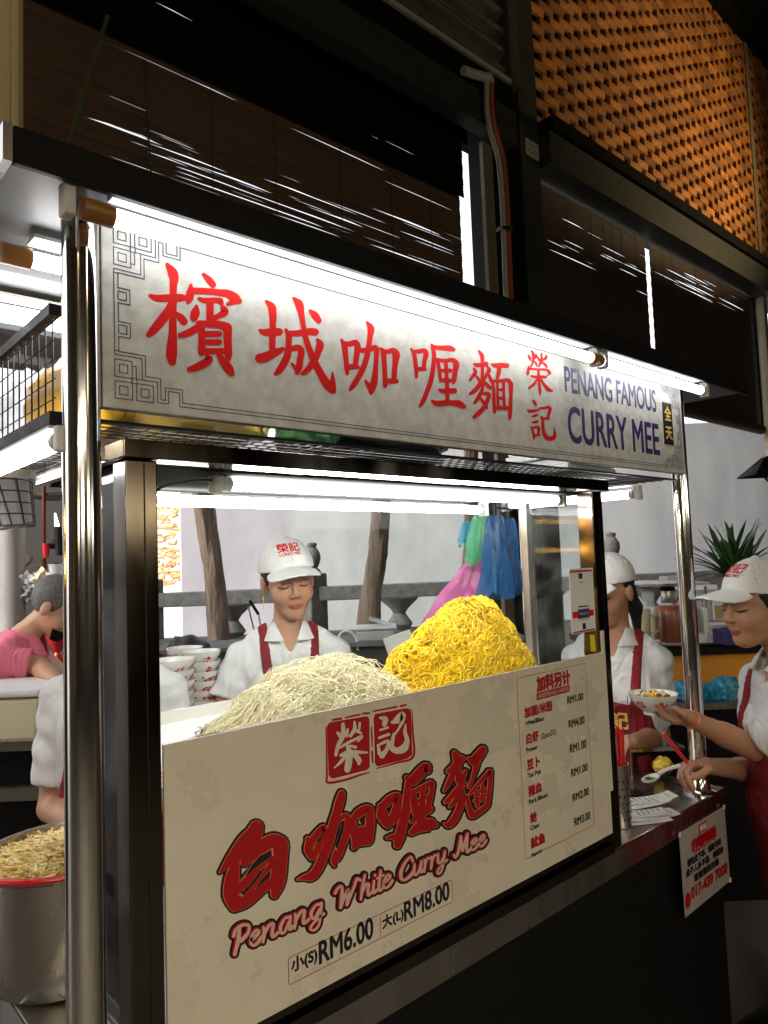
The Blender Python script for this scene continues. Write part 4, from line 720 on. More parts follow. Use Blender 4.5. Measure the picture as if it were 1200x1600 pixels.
brush([[(700, 235, 13), (760, 250, 33), (750, 310, 28)], [(700, 380, 13), (790, 350, 13)], [(690, 470, 16), (800, 430, 16)], [(670, 560, 13), (790, 510, 20), (780, 600, 23), (720, 680, 33)], [(680, 580, 16), (690, 650, 23)], [(840, 290, 18), (900, 260, 42), (960, 200, 38), (960, 260, 28), (920, 360, 13), (870, 430, 13)], [(860, 430, 18), (840, 530, 24), (840, 590, 33), (900, 620, 38), (980, 590, 46), (1015, 500, 28), (990, 400, 22), (1000, 310, 7)]], so_, 7.5, pp, M['cream'], 'seal_character', cs, lift=.0010)
# script lettering: letters as brush paths in unit boxes (x 0..1, y 0 base..1 x-height)
LT = {'P': [[(.35, 1.65), (.30, .9), (.12, .0)], [(.0, 1.25), (.12, 1.6), (.5, 1.75), (.9, 1.55), (.9, 1.1), (.55, .78), (.35, .8)]], 'e': [[(.15, .5), (.55, .62), (.75, .85), (.5, 1.02), (.2, .75), (.12, .35), (.35, .05), (.7, .12), (1.0, .4)]], 'n': [[(.1, 1.0), (.15, .5), (.1, .0)], [(.12, .5), (.4, .95), (.65, .95), (.62, .5), (.65, .08), (.95, .2)]],
      'a': [[(.75, .95), (.4, 1.0), (.12, .6), (.15, .15), (.4, .05), (.7, .6)], [(.8, 1.0), (.75, .5), (.78, .08), (1., .2)]], 'g': [[(.75, .95), (.4, 1.0), (.12, .6), (.2, .2), (.45, .15), (.72, .6)], [(.82, 1.0), (.78, .3), (.7, -.5), (.4, -.75), (.1, -.5), (.4, -.15), (1.0, .15)]],
      'W': [[(.0, 1.3), (.08, 1.55), (.25, 1.6), (.28, .8), (.25, .05)], [(.25, .05), (.5, 1.2), (.52, .6), (.5, .05)], [(.5, .05), (.75, 1.2), (.85, 1.7), (1.0, 1.5)]], 'h': [[(.35, 1.75), (.2, .9), (.12, .0)], [(.15, .5), (.45, .95), (.7, .9), (.66, .4), (.72, .05), (1., .2)]], 'i': [[(.4, 1.0), (.35, .4), (.45, .05), (.9, .2)], [(.5, 1.4), (.52, 1.43)]],
      't': [[(.5, 1.6), (.4, .8), (.4, .15), (.6, .02), (.95, .2)], [(.1, 1.1), (.9, 1.15)]], 'C': [[(.9, 1.3), (.75, 1.7), (.4, 1.5), (.1, .9), (.12, .3), (.4, .03), (.75, .15), (1.0, .4)]], 'u': [[(.1, 1.0), (.1, .3), (.3, .03), (.6, .4), (.72, 1.0)], [(.72, 1.0), (.68, .3), (.75, .05), (1., .2)]], 'r': [[(.1, 1.0), (.2, .5), (.15, .0)], [(.18, .55), (.5, 1.0), (.8, .95)]],
      'y': [[(.1, 1.0), (.12, .4), (.35, .15), (.65, .5), (.75, 1.0)], [(.75, 1.0), (.68, .0), (.5, -.6), (.2, -.7), (.15, -.4), (.6, -.05), (1., .15)]], 'M': [[(.0, .3), (.1, .05), (.25, .5), (.35, 1.7)], [(.35, 1.7), (.45, .8), (.5, .4)], [(.5, .4), (.75, 1.7)], [(.75, 1.7), (.75, .7), (.8, .1), (1., .2)]]}
SP = [('P', 35, 108), ('e', 108, 162), ('n', 162, 240), ('a', 240, 303), ('n', 303, 378), ('g', 376, 440), ('W', 488, 600), ('h', 600, 655), ('i', 650, 680), ('t', 672, 708), ('e', 700, 746), ('C', 778, 840), ('u', 838, 888), ('r', 884, 916), ('r', 914, 946), ('y', 944, 990), ('M', 1022, 1095), ('e', 1092, 1130), ('e', 1128, 1165)]
strk = []
for ch, xa, xb in SP:
    for P_ in LT[ch]:
        q = []
        for i, (u, v_) in enumerate(P_):
            X_ = xa + u * (xb - xa); hh = 68 - (X_ - 60) * .0165; base = 594 - .436 * (X_ - 60); q.append((X_ + v_ * 3.0, base - v_ * hh, (7.0 if ch.islower() else 8.5) * (1 - .00028 * X_) * (1.12 if abs(v_ - .5) < .45 else .85)))
        strk.append(q)
for gr, mm, nm, lf in ((15, 'ink', 'script_outline', .0005), (6, 'dred', 'script_edge', .0015), (0, 'pink', 'script_lettering', .0027)): brush(strk, (350, 1280), 2.857, pp, M[mm], nm, cs, grow=gr, lift=lf, jit=.00001)
# prices
def rrect(xa, ya, xb, yb, x_b_y, w, m, nm, r=.006, parent=None, Y=PY):
    X0, Z1 = XZ(xa, ya, Y); _, Z0 = XZ(xa, yb, Y); X1, _ = XZ(xb, x_b_y, Y); P = []
    for cx, cz, a0 in ((X1 - r, Z1 - r, 0), (X0 + r, Z1 - r, 90), (X0 + r, Z0 + r, 180), (X1 - r, Z0 + r, 270)): P += [(cx + r * math.cos(math.radians(a0 + d_)), cz + r * math.sin(math.radians(a0 + d_))) for d_ in (0, 30, 60, 90)]
    return lines([P + [P[0]]], w, Y, m, nm, parent)
rrect(450, 1497, 706, 1540, 1376, .0012, M['dred'], 'price_frame', .004, cs); a = XZ(594, 1430, PY); b = XZ(594, 1464, PY); lines([[a, b]], .0012, PY, M['dred'], 'price_divider', cs)
ptext('小(S)', 455, 495, 1498, 1524, PY, M['ink'], 'price_text', cs, bold=.0011); ptext('RM6.00', 498, 583, 1472, 1507, PY, M['ink'], 'price_text', cs, bold=.0013)
ptext('大(L)', 597, 630, 1433, 1455, PY, M['ink'], 'price_text', cs, bold=.0011); ptext('RM8.00', 631, 702, 1410, 1440, PY, M['ink'], 'price_text', cs, bold=.0013)
rrect(807, 1060, 929, 1350, 1300, .0012, M['dred'], 'menu_frame', .006, cs)
ptext('加料另计', 838, 890, 1058, 1081, PY, M['dred'], 'menu_heading', cs, bold=.0022)
a = XZ(838, 1083, PY); b = XZ(890, 1083, PY); MB().box((a[0], PY - .0008, a[1] - .016), (b[0], PY - .0005, a[1])).build('menu_heading_bar', M['dred'], cs); text('ADDITIONAL ORDER', a[0] + .004, b[0] - .004, a[1] - .0125, a[1] - .0035, PY - .0008, M['cream'], 'menu_heading_text', cs)
ME = [('加面/米粉', 819, 863, 1106, 1122, '+Mee/Bihun', 821, 850, 1127, 1134, 'RM1.00', 886, 911, 1089, 1100), ('白虾', 822, 841, 1147, 1163, 'Prawn', 822, 839, 1169, 1176, 'RM4.00', 888, 913, 1126, 1138), ('豆卜', 823, 843, 1188, 1204, 'Tao Pok', 824, 845, 1209, 1216, 'RM1.00', 890, 916, 1164, 1177),
      ('猪血', 825, 846, 1229, 1245, 'Pork Blood', 826, 855, 1250, 1257, 'RM1.00', 892, 918, 1202, 1214), ('蛤', 828, 838, 1271, 1287, 'Clam', 828, 842, 1291, 1298, 'RM2.00', 894, 920, 1241, 1253), ('鱿鱼', 829, 851, 1310, 1327, 'Squid', 830, 846, 1334, 1341, 'RM3.00', 897, 922, 1279, 1291)]
for c_, a0, a1, a2, a3, e_, b0, b1, b2, b3, p_, c0, c1, c2, c3 in ME:
    ptext(c_, a0, a1, a2, a3, PY, M['dred'], 'menu_item', cs, bold=.0014); ptext(e_, b0, b1, b2, b3, PY, M['ink'], 'menu_item_english', cs, bold=.0006); ptext(p_, c0, c1, c2, c3, PY, M['ink'], 'menu_price', cs, bold=.0009)
ptext('(2pcs只)', 845, 869, 1146, 1157, PY, M['ink'], 'menu_note', cs, bold=.0004)
# payment notice stuck on the case
nt_ = thing('payment_notice', 'white payment notice card taped inside the case corner', 'notice', (1.5, 1.0, 1.35)); NY = .996
q = [at(x, y, Y=NY) for x, y in ((889, 889), (926, 887), (931, 985), (894, 991))]; MB().prism(q, (0, .0015, 0)).build('card', M['paper'], nt_)
a = at(890, 892, Y=NY); b = at(931, 984, Y=NY); X0, X1, Z0, Z1 = a[0], b[0] - .004, b[2], a[2]; L_ = lambda u, v_: (X0 + (X1 - X0) * u, Z0 + (Z1 - Z0) * v_)
for (u0, v0, u1, v1, mm) in ((.0, .97, 1., 1., 'dred'), (0., .0, 1, .025, 'dred'), (.02, .24, .98, .34, 'red'), (.26, .22, .78, .37, 'navy'), (.38, .86, .55, .95, 'ink'), (.3, .40, .75, .42, 'ink'), (.3, .195, .78, .203, 'ink'), (.44, .04, .58, .14, 'ink'), (.36, .80, .60, .81, 'ink')):
    p, q = L_(u0, v0), L_(u1, v1); MB().box((p[0], NY - .0006 - (.0004 if mm == 'navy' else 0), p[1]), (q[0], NY - .0001, q[1])).build('print_block', M[mm], nt_)
p, q = L_(.31, .27), L_(.73, .32); text('Payment', p[0], q[0], p[1], q[1], NY - .001, M['paper'], 'print_text', nt_)
q = [at(x, y, Y=1.0) for x, y in ((922, 992), (929, 992), (931, 1018), (924, 1018))]; tag(MB().prism(q, (0, .001, 0)).build('yellow_sticker', mat('yellow_tape', (.8, .6, .02), .4)), 'small yellow sticker under the payment notice', 'sticker')

# ---------------------------------------------------------------- poster on the counter front
po = thing('counter_poster', 'white laminated poster hanging on the front of the dark counter', 'poster', (2.13, 1.0, .6)); OY = .9985
q = [at(x, y, Y=OY) for x, y in ((1061, 1302), (1132, 1259), (1141, 1376), (1071, 1434))]; MB().prism(q, (0, .0015, 0)).build('sheet', mat('laminated_sheet', (.38, .33, .30), .3, noise=.1), po)
X0 = q[0][0]; X1 = q[1][0]; Z1 = q[0][2]; Z0 = q[3][2]; wx = X1 - X0; hz = Z1 - Z0
def pt(s, u0, u1, v0, v1, m, bold): text(s, X0 + wx * u0, X0 + wx * u1, Z0 + hz * v0, Z0 + hz * v1, OY, m, 'poster_text', po, bold)
MB().box((X0 + wx * .40, OY - .0006, Z0 + hz * .85), (X0 + wx * .58, OY - .0001, Z0 + hz * .96)).build('poster_seal', M['dred'], po); text('榮記', X0 + wx * .415, X0 + wx * .565, Z0 + hz * .87, Z0 + hz * .94, OY - .0007, M['paper'], 'poster_text', po, .0006)
pt('白咖喱麵', .24, .76, .70, .83, M['dred'], .004); pt('Penang White Curry Mee', .27, .74, .655, .69, M['dred'], .0008); pt('请往此下单，领取号码', .12, .86, .55, .635, M['ink'], .002); pt('桌子人多不便，请配合', .08, .90, .44, .525, M['ink'], .002); pt('谢谢您的光临', .24, .78, .33, .415, M['ink'], .002); pt('017-439 7000', .16, .96, .16, .28, M['dred'], .003)
tt = [(X0 + wx * .09 + .017 * math.cos(k), OY - .0004, Z0 + hz * .17 + .022 * math.sin(k)) for k in np.linspace(0, 2 * math.pi, 20, endpoint=False)]; MB().prism(tt, (0, .0003, 0)).build('phone_icon', M['dred'], po)
for px, py in ((1062, 1304), (1131, 1261), (1141, 1375)): p = at(px, py, Y=OY - .003); MB().box(p - (.006, .001, .006), p + (.006, .001, .006)).build('clear_tape', M['foam'], po)
# ================================================================ people, grown as one smooth surface from distance fields
def _len(v): return np.sqrt((v * v).sum(-1))
def cone(P, a, b, ra, rb):
    a = np.array(a); b = np.array(b); ab = b - a; t = np.clip(((P - a) @ ab) / (ab @ ab), 0, 1); return _len(P - a - t[..., None] * ab) - (ra + (rb - ra) * t)
def ell(P, c, r):
    q = (P - np.array(c)); r = np.array(r); k0 = _len(q / r); k1 = _len(q / (r * r)) + 1e-9; return k0 * (k0 - 1) / k1
def smin(a, b, k):
    h = np.clip(.5 + .5 * (b - a) / k, 0, 1); return b * (1 - h) + a * h - k * h * (1 - h)
def smax(a, b, k): return -smin(-a, -b, k)
def nets(f, lo, hi, h):
    lo = np.array(lo, float); n = np.ceil((np.array(hi) - lo) / h).astype(int) + 1
    G = np.stack(np.meshgrid(*[lo[i] + h * np.arange(n[i]) for i in range(3)], indexing='ij'), -1)
    D = np.concatenate([f(G[i:i + 24].reshape(-1, 3)).reshape(G[i:i + 24].shape[:3]) for i in range(0, n[0], 24)], 0).astype(np.float64)
    D[0] = D[-1] = 1; D[:, 0] = D[:, -1] = 1; D[:, :, 0] = D[:, :, -1] = 1
    s = D < 0; acc = np.zeros(tuple(n - 1) + (3,)); cnt = np.zeros(tuple(n - 1))
    def sl(dx, dy, dz): return (slice(dx, n[0] - 1 + dx), slice(dy, n[1] - 1 + dy), slice(dz, n[2] - 1 + dz))
    cs_ = [(i, j, k) for i in (0, 1) for j in (0, 1) for k in (0, 1)]
    for a in cs_:
        for ax in range(3):
            if a[ax]: continue
            b = list(a); b[ax] = 1; A = D[sl(*a)]; B = D[sl(*b)]; m = (A < 0) != (B < 0)
            t = np.where(m, A / np.where(m, A - B, 1), 0)
            for k in range(3): acc[..., k] += np.where(m, a[k] + (t if k == ax else 0), 0)
            cnt += m
    act = cnt > 0; idx = -np.ones(cnt.shape, int); idx[act] = np.arange(act.sum())
    ii = np.argwhere(act); V = lo + (ii + acc[act] / cnt[act][:, None]) * h; F = []
    for ax in range(3):
        o = [(0, 0, 0)] * 4; u, w = [i for i in range(3) if i != ax]
        sa = [slice(1, n[i] - 1) for i in range(3)]; sb = list(sa); sa[ax] = slice(0, n[ax] - 1); sb[ax] = slice(1, n[ax])
        A = s[tuple(sa)]; B = s[tuple(sb)]; ch = np.argwhere(A != B); base = ch + 1; base[:, ax] = ch[:, ax]
        flip = A[tuple(ch.T)]
        def g(du, dw): q = base.copy(); q[:, u] -= du; q[:, w] -= dw; return idx[tuple(q.T)]
        q = np.stack([g(0, 0), g(1, 0), g(1, 1), g(0, 1)], 1)
        if ax == 1: flip = ~flip
        q[flip] = q[flip][:, ::-1]; F.append(q)
    F = np.concatenate(F); F = F[(F >= 0).all(1)]
    return V, F[:, ::-1]
def rotz(a): c, s = math.cos(a), math.sin(a); return np.array(((c, -s, 0), (s, c, 0), (0, 0, 1)))
def rotx(a): c, s = math.cos(a), math.sin(a); return np.array(((1, 0, 0), (0, c, -s), (0, s, c)))
def roty(a): c, s = math.cos(a), math.sin(a); return np.array(((c, 0, s), (0, 1, 0), (-s, 0, c)))
class Fr:
    def __init__(s, o, R, k=1.): s.o = np.array(o, float); s.R = R; s.k = k
    def inv(s, P): return (P - s.o) @ s.R / s.k
    def out(s, p): return np.array(p) @ s.R.T * s.k + s.o
SKIN = np.array((.50, .26, .155)); LIP = np.array((.38, .10, .08)); BROW = np.array((.06, .035, .025))
def head_sdf(Q, man=False):
    X = np.abs(Q[:, 0]); QS = np.c_[X, Q[:, 1], Q[:, 2]]
    d = ell(Q, (0, .015, .035), (.074, .092, .088)); d = smin(d, ell(Q, (0, -.022, -.035), (.058, .064, .072)), .03)
    d = smin(d, ell(Q, (0, -.055, -.092), (.026, .024, .02)), .03); d = smin(d, ell(QS, (.036, -.052, -.032), (.026, .026, .026)), .02)
    d = smax(d, -ell(QS, (.032, -.101, .004), (.018, .014, .011)), .012); d = smin(d, ell(QS, (.031, -.074, .002), (.0155, .012, .011)), .006)
    d = smin(d, cone(QS, (.012, -.083, .024), (.046, -.070, .022), .007, .006), .012)
    d = smin(d, cone(Q, (0, -.082, .012), (0, -.100, -.026), .007, .0095), .010); d = smin(d, ell(QS, (.010, -.092, -.032), (.009, .009, .007)), .007)
    d = smin(d, ell(Q, (0, -.081, -.0595), (.021, .009, .005)), .005); d = smin(d, ell(Q, (0, -.0795, -.0675), (.017, .009, .0055)), .004)
    d = smax(d, -cone(QS, (0, -.098, -.0632), (.020, -.088, -.0632), .0016, .0012), .003)
    d = smin(d, ell(QS, (.076, .012, -.004), (.009, .019, .031)), .006)
    return d
def head_cols(Q):
    X = np.abs(Q[:, 0]); c = np.tile(SKIN, (len(Q), 1)); fr = Q[:, 1] < -.05
    def mix(m, col):
        m = np.clip(m, 0, 1)[:, None]; c[:] = c * (1 - m) + col * m
    mix((fr & (X < .024)) * np.clip(1.3 - np.abs((Q[:, 2] + .0635) / (.0100 * (1 - (X / .027) ** 2).clip(0) + .001)), 0, 1) * 2, LIP)
    mix(fr * (X > .013) * (X < .047) * np.clip(2 - np.abs(Q[:, 2] - .027 - .12 * (X - .03) * (X < .03)) / .003, 0, 1), BROW)
    ly = -.006 + 14 * (X - .032) ** 2; mix(fr * (X > .016) * (X < .048) * np.clip(2 - np.abs(Q[:, 2] - ly) / .0018, 0, 1), BROW * .5)
    mix(fr * np.exp(-((X - .04) ** 2 + (Q[:, 2] + .03) ** 2) / .0004) * .25, np.array((.60, .22, .15)))
    mix(fr * np.exp(-((X - .008) ** 2) / .00001 - ((Q[:, 2] + .0375) ** 2) / .000008) * .8, BROW)
    c *= (1 + .05 * np.sin(Q[:, 0] * 90 + Q[:, 2] * 60) * np.sin(Q[:, 2] * 110) + RNG.normal(0, .045, len(Q)))[:, None]
    return c
def hand_sdf(P, w, fdir, pn, curl, side, spread=.0):
    "w wrist, fdir finger direction, pn palm normal, curl per finger, side +1/-1 picks the thumb side"
    f = np.array(fdir, float); f /= np.linalg.norm(f); pn = np.array(pn, float); pn -= f * (pn @ f); pn /= np.linalg.norm(pn); t = np.cross(f, pn) * side; w = np.array(w, float)
    d = None
    for i, (o, L, ba) in enumerate(((.030, (.038, .024, .020), .078), (.010, (.042, .027, .021), .084), (-.010, (.039, .025, .020), .080), (-.028, (.030, .019, .017), .072))):
        k = w + f * ba + t * o; c = cone(P, w + t * o * .55 + f * .012, k, .0155, .0115); d = c if d is None else smin(d, c, .012)
        a = 0; p = k; r = .0098 - (i == 3) * .0015; cu = curl[i]
        fd = None; sd_ = t * o * spread
        for j, l in enumerate(L):
            a += cu[j]; q = p + (f * math.cos(a) + pn * math.sin(a) + sd_) * l; c = cone(P, p, q, r, r - .0009); fd = c if fd is None else np.minimum(fd, c); p = q; r -= .0009
        d = smin(d, fd, .004)
    a = w + f * .018 + t * .018; b = w + f * .045 + t * .050 + pn * .018; c = w + f * .072 + t * .052 + pn * (.032); e = w + f * .094 + t * .045 + pn * .04
    d = smin(d, smin(smin(cone(P, a, b, .016, .0125), cone(P, b, c, .0115, .0105), .005), cone(P, c, e, .0105, .009), .004), .009)
    return d
def grown(name, f, lo, hi, h, m, parent, col=None, extra=()):
    V, F = nets(f, lo, hi, h); c = np.tile(SKIN, (len(V), 1)) if col is None else col(V)
    for (f2, lo2, hi2, h2, col2) in extra:
        V2, F2 = nets(f2, lo2, hi2, h2); F = np.vstack([F, F2 + len(V)]); V = np.vstack([V, V2]); c = np.vstack([c, np.tile(SKIN, (len(V2), 1)) if col2 is None else col2(V2)])
    return rawmesh(name, V, F, m, parent, True, c if m in (M['skin'],) or col else None)
from mathutils.bvhtree import BVHTree
def decal(s, target, fr, x0, x1, z0, z1, m, name, parent, bold=0., depth=.3, lift=.0012):
    me = target.data; n = len(me.vertices); co = np.empty(n * 3, np.float32); me.vertices.foreach_get('co', co); bv = BVHTree.FromPolygons(co.reshape(-1, 3).tolist(), [tuple(p.vertices) for p in me.polygons])
    dr = Vector(fr.R @ np.array((0, 1., 0)))
    def fn(X, Z, l):
        out = []
        for x, z in zip(X, Z):
            o = Vector(fr.out((x, -depth, z))); h = bv.ray_cast(o, dr)[0]; out.append(tuple((h if h is not None else o + dr * depth * .6) - dr * l))
        return np.array(out)
    return text(s, x0, x1, z0, z1, 0, m, name, parent, bold, lift, fn)
def torso_sdf(Q, g=0., w=1.):
    X = np.abs(Q[:, 0]); QS = np.c_[X, Q[:, 1], Q[:, 2]]
    d = ell(Q, (0, 0, 1.17), (.160 * w + g, .108 * w + g, .19)); d = smin(d, ell(Q, (0, -.008, .98), (.148 * w + g, .108 * w + g, .19)), .06); d = smin(d, ell(Q, (0, 0, .86), (.168 * w + g, .118 * w + g, .13)), .05)
    d = smin(d, cone(QS, (0, .008, 1.285), (.130 * w, .005, 1.262), .055 + g, .040 + g), .05); d = smin(d, ell(QS, (.062, -.072, 1.155), (.062 + g, .05 + g, .06)), .04)
    return smin(d, cone(QS, (0, .018, 1.35), (.10 * w, .01, 1.305), .045 + g, .035 + g), .03)
def person(label, px, py, d, face, H=1.0, lean=0., leanx=0., torso_face=None, head_pitch=.0, head_roll=0., headoff=(0, -.015, .135), arms=None, shirt='white_cotton', apron=True, cap=True, w=1.0, hands=(), bodyoff=(0, 0), sleeve=.78, ponytail=False, hairf=.020, hairc=None, legs=True, group=None, mask=False, logo=True, short=False, hs=1.05):
    "eye centre is put where the photograph shows it; joints are given from there"
    E_ = at(px, py, d=d); TF_R = rotz(torso_face if torso_face is not None else face); HR = rotz(face) @ roty(head_roll) @ rotx(head_pitch)
    # neck base below and behind the head centre
    s = H; nb = E_ - HR @ np.array((0, -.02, 0)) - np.array((0, 0, .148 * hs)) + TF_R @ np.array((0, .015, 0)) + np.array((*bodyoff, 0, 0)[:3])
    LR = TF_R @ rotx(lean) @ roty(leanx); pel_l = np.array((0, 0, .88)); neck_l = np.array((0, .01, 1.36))
    T = Fr(nb - LR @ neck_l, LR)  # torso frame whose neck point lands on nb
    pel = T.out(pel_l); Hf = Fr(E_, HR, hs); root = thing('person', label, 'person', (pel[0], pel[1], 0), group=group)
    arms = arms or {}; J = {}
    for sd_, key in ((-1, 'R'), (1, 'L')):
        sh = T.out((sd_ * .146 * w, .004, 1.262)); el, wr = arms.get(key, (None, None))
        if el is None: el = T.out((sd_ * .215 * w, .0, 1.03)); wr = T.out((sd_ * .17, -.17, .93))
        J[key] = (sh, np.array(el), np.array(wr))
    feet = [np.array((pel[0], pel[1], 0)) + TF_R @ np.array((sx * .09, -.01, 0)) for sx in (-1, 1)]
    hips = [T.out((sx * .085, 0, .86)) for sx in (-1, 1)]
    def fb(P):
        Q = T.inv(P); d_ = torso_sdf(Q, -.004, w); d_ = smin(d_, cone(P, T.out((0, .02, 1.34)), Hf.out((0, .025, -.06)), .053, .047), .03)
        for k in 'RL':
            sh, el, wr = J[k]; d_ = smin(d_, cone(P, sh, el, .037 * w, .036 * w), .02); d_ = smin(d_, cone(P, el, el + (wr - el) * .45, .038 * w, .034 * w), .012); d_ = smin(d_, cone(P, el + (wr - el) * .4, wr, .034 * w, .024), .012)
        for hp, ft in zip(hips, feet):
            kn = (hp + ft) / 2 + TF_R @ np.array((0, -.015, 0)); an = ft + (0, 0, .06); d_ = smin(d_, cone(P, hp, kn, .078, .052), .03); d_ = smin(d_, cone(P, kn, an, .052, .036), .02); d_ = smin(d_, cone(P, an + (0, 0, -.02), ft + TF_R @ np.array((0, -.15, .03)), .036, .026), .02)
        return d_
    allp = np.array([v_ for k in J.values() for v_ in k] + feet + [E_, pel]); lo = allp.min(0) - .2; hi = allp.max(0) + .2; lo[2] = -.02
    hl = E_ - .16; hh = E_ + .16
    def fh(P): Q = Hf.inv(P); return smin(head_sdf(Q), cone(P, T.out((0, .02, 1.34)), Hf.out((0, .025, -.06)), .053, .047), .02)
    ex = [(lambda P: np.maximum(fh(P), (T.out((0, .01, 1.335))[2] - P[:, 2])), E_ - (.17, .17, .20), E_ + (.17, .17, .15), .0031, lambda V: head_cols(Hf.inv(V)))]
    for (key, fd, pn, curl, side, sp_) in hands:
        wr = J[key][2]; el = J[key][1]; g = lambda P, wr=wr, el=el, fd=fd, pn=pn, curl=curl, side=side, sp_=sp_: smin(hand_sdf(P, wr, fd, pn, curl, side, sp_), cone(P, el + (wr - el) * .8, wr, .0265, .023), .018)
        ex.append((g, wr - .16, wr + .16, .0034, None))
    grown('body', fb, lo, hi, .0125, M['skin'], root, extra=ex)
    # shirt
    slv = [(J[k][0], J[k][0] + (J[k][1] - J[k][0]) * sleeve) for k in 'RL']
    def fsh(P):
        Q = T.inv(P); wob = .0035 * np.sin(Q[:, 2] * 46 + Q[:, 0] * 30) * np.sin(Q[:, 0] * 24 + 1) + .003 * np.sin(Q[:, 2] * 17 + Q[:, 1] * 38 + Q[:, 0] * 55)
        d_ = torso_sdf(Q, .008, w) + wob * 1.2
        for a, b in slv:
            ax = (b - a) / np.linalg.norm(b - a); t_ = (P - a) @ ax; L = np.linalg.norm(b - a); fold = .003 * np.sin(t_ * 95 + Q[:, 1] * 60) + .0025 * np.sin(t_ * 50 - Q[:, 0] * 40)
            c = cone(P, a, b + ax * .05, .051 * w, .061 * w) + fold; c = np.maximum(c, t_ - L); d_ = smin(d_, c, .022)
        d_ = np.maximum(d_, .80 - Q[:, 2]); neckhole = cone(Q, (0, .02, 1.335), (0, .03, 1.5), .058, .06); d_ = smax(d_, -neckhole, .008)
        vee = np.abs(Q[:, 0]) - np.clip((Q[:, 2] - 1.280) * .5, -.01, .06); return np.where(Q[:, 1] < 0, np.maximum(d_, -vee), d_)
    shl = lo + .06; shl[2] = max(.7, pel[2] - .12); shh = hi - .05
    grown('shirt', fsh, shl, shh, .0085, M[shirt], root)
    def fco(P):
        Q = T.inv(P); rr = _len(Q[:, :2] * np.array((1, .95)) - np.array((0, .012))); z = Q[:, 2] + Q[:, 1] * .35
        flap = np.abs(rr - (.066 + (1.372 - z) * .62)) * .8 - .0035; d_ = np.maximum(flap, np.maximum(z - 1.376, 1.322 - z - np.clip(-Q[:, 1], 0, .1) * .3))
        vee = np.abs(Q[:, 0]) - np.clip((Q[:, 2] - 1.286) * .48, 0, .06); return np.where(Q[:, 1] < 0, np.maximum(d_, -vee), d_)
    c0 = T.out((0, 0, 1.34)); grown('collar', fco, c0 - .15, c0 + .15, .0042, M[shirt], root)
    if legs:
        def fl(P):
            Q = T.inv(P); d_ = np.maximum(torso_sdf(Q, .006, w), Q[:, 2] - .93)
            for hp, ft in zip(hips, feet): kn = (hp + ft) / 2; d_ = smin(d_, cone(P, hp, kn, .088, .068), .03); d_ = smin(d_, cone(P, kn, ft + (0, 0, .1), .068, .058), .02)
            return np.maximum(d_, .06 - P[:, 2])
        grown('trousers', fl, (pel[0] - .32, pel[1] - .32, .0), (pel[0] + .32, pel[1] + .32, pel[2] + .14), .014, M['trousers'], root)
        for ft in feet: MB().tube([ft + TF_R @ np.array((0, .05, .035)), ft + TF_R @ np.array((0, -.06, .04)), ft + TF_R @ np.array((0, -.17, .03))], [.04, .045, .03], 12).build('shoe', M['black'], root, smooth=True)
    if apron:
        def fa(P):
            Q = T.inv(P); base = torso_sdf(Q, .017, w); X = np.abs(Q[:, 0])
            skirt = np.maximum(ell(Q * np.array((1, 1, 0)), (0, .0, 0), (.178 * w, .135 * w, 1)), np.maximum(Q[:, 2] - .95, .45 - Q[:, 2])) if not short else base + 1
            bib = np.maximum(smin(base, skirt, .03), np.maximum(Q[:, 1] - .02, np.maximum(Q[:, 2] - 1.135, X - np.where(Q[:, 2] > .98, .105 + (1.135 - Q[:, 2]) * .25, .4))))
            sx = .070 + (Q[:, 2] - 1.12) * .08; strap = np.maximum(base, np.maximum(np.abs(X - sx) - .0165, 1.11 - Q[:, 2])); return np.minimum(bib, strap)
        al = np.array((pel[0] - .36, pel[1] - .36, max(.42, 0))); ah = np.array((pel[0] + .36, pel[1] + .36, nb[2] + .1)); ap = grown('apron', fa, al, ah, .0085, M['apron'], root)
        if logo == 'apron':
            decal('記', ap, T, -.015, .045, 1.045, 1.105, M['gold'], 'apron_lettering', root, .002, .5); decal('咖喱麵', ap, T, -.06, .06, .985, 1.02, M['gold'], 'apron_lettering', root, .0012, .5)
    # hair, cap
    def fhair(P):
        Q = Hf.inv(P); X = np.abs(Q[:, 0]); d_ = ell(Q, (0, .020, .038), (.081, .095, .094)); line = Q[:, 1] + hairf + np.clip(.0 - Q[:, 2], -.03, .2) * -.5
        cut = np.where(Q[:, 2] > .055, -.1, -line - .0); d_ = np.maximum(d_, cut); d_ = np.maximum(d_, -.055 - Q[:, 2]) + .0015 * np.sin(Q[:, 0] * 300) * np.sin(Q[:, 2] * 60)
        if ponytail: d_ = smin(d_, cone(Q, (0, .115, .01), (0, .15, -.10), .03, .022), .02); d_ = smin(d_, cone(Q, (0, .15, -.10), (0, .13, -.24), .024, .006), .02)
        return d_
    grown('hair', fhair, E_ - (.2, .2, .3), E_ + (.2, .2, .17), .0045, hairc or M['hair'], root)
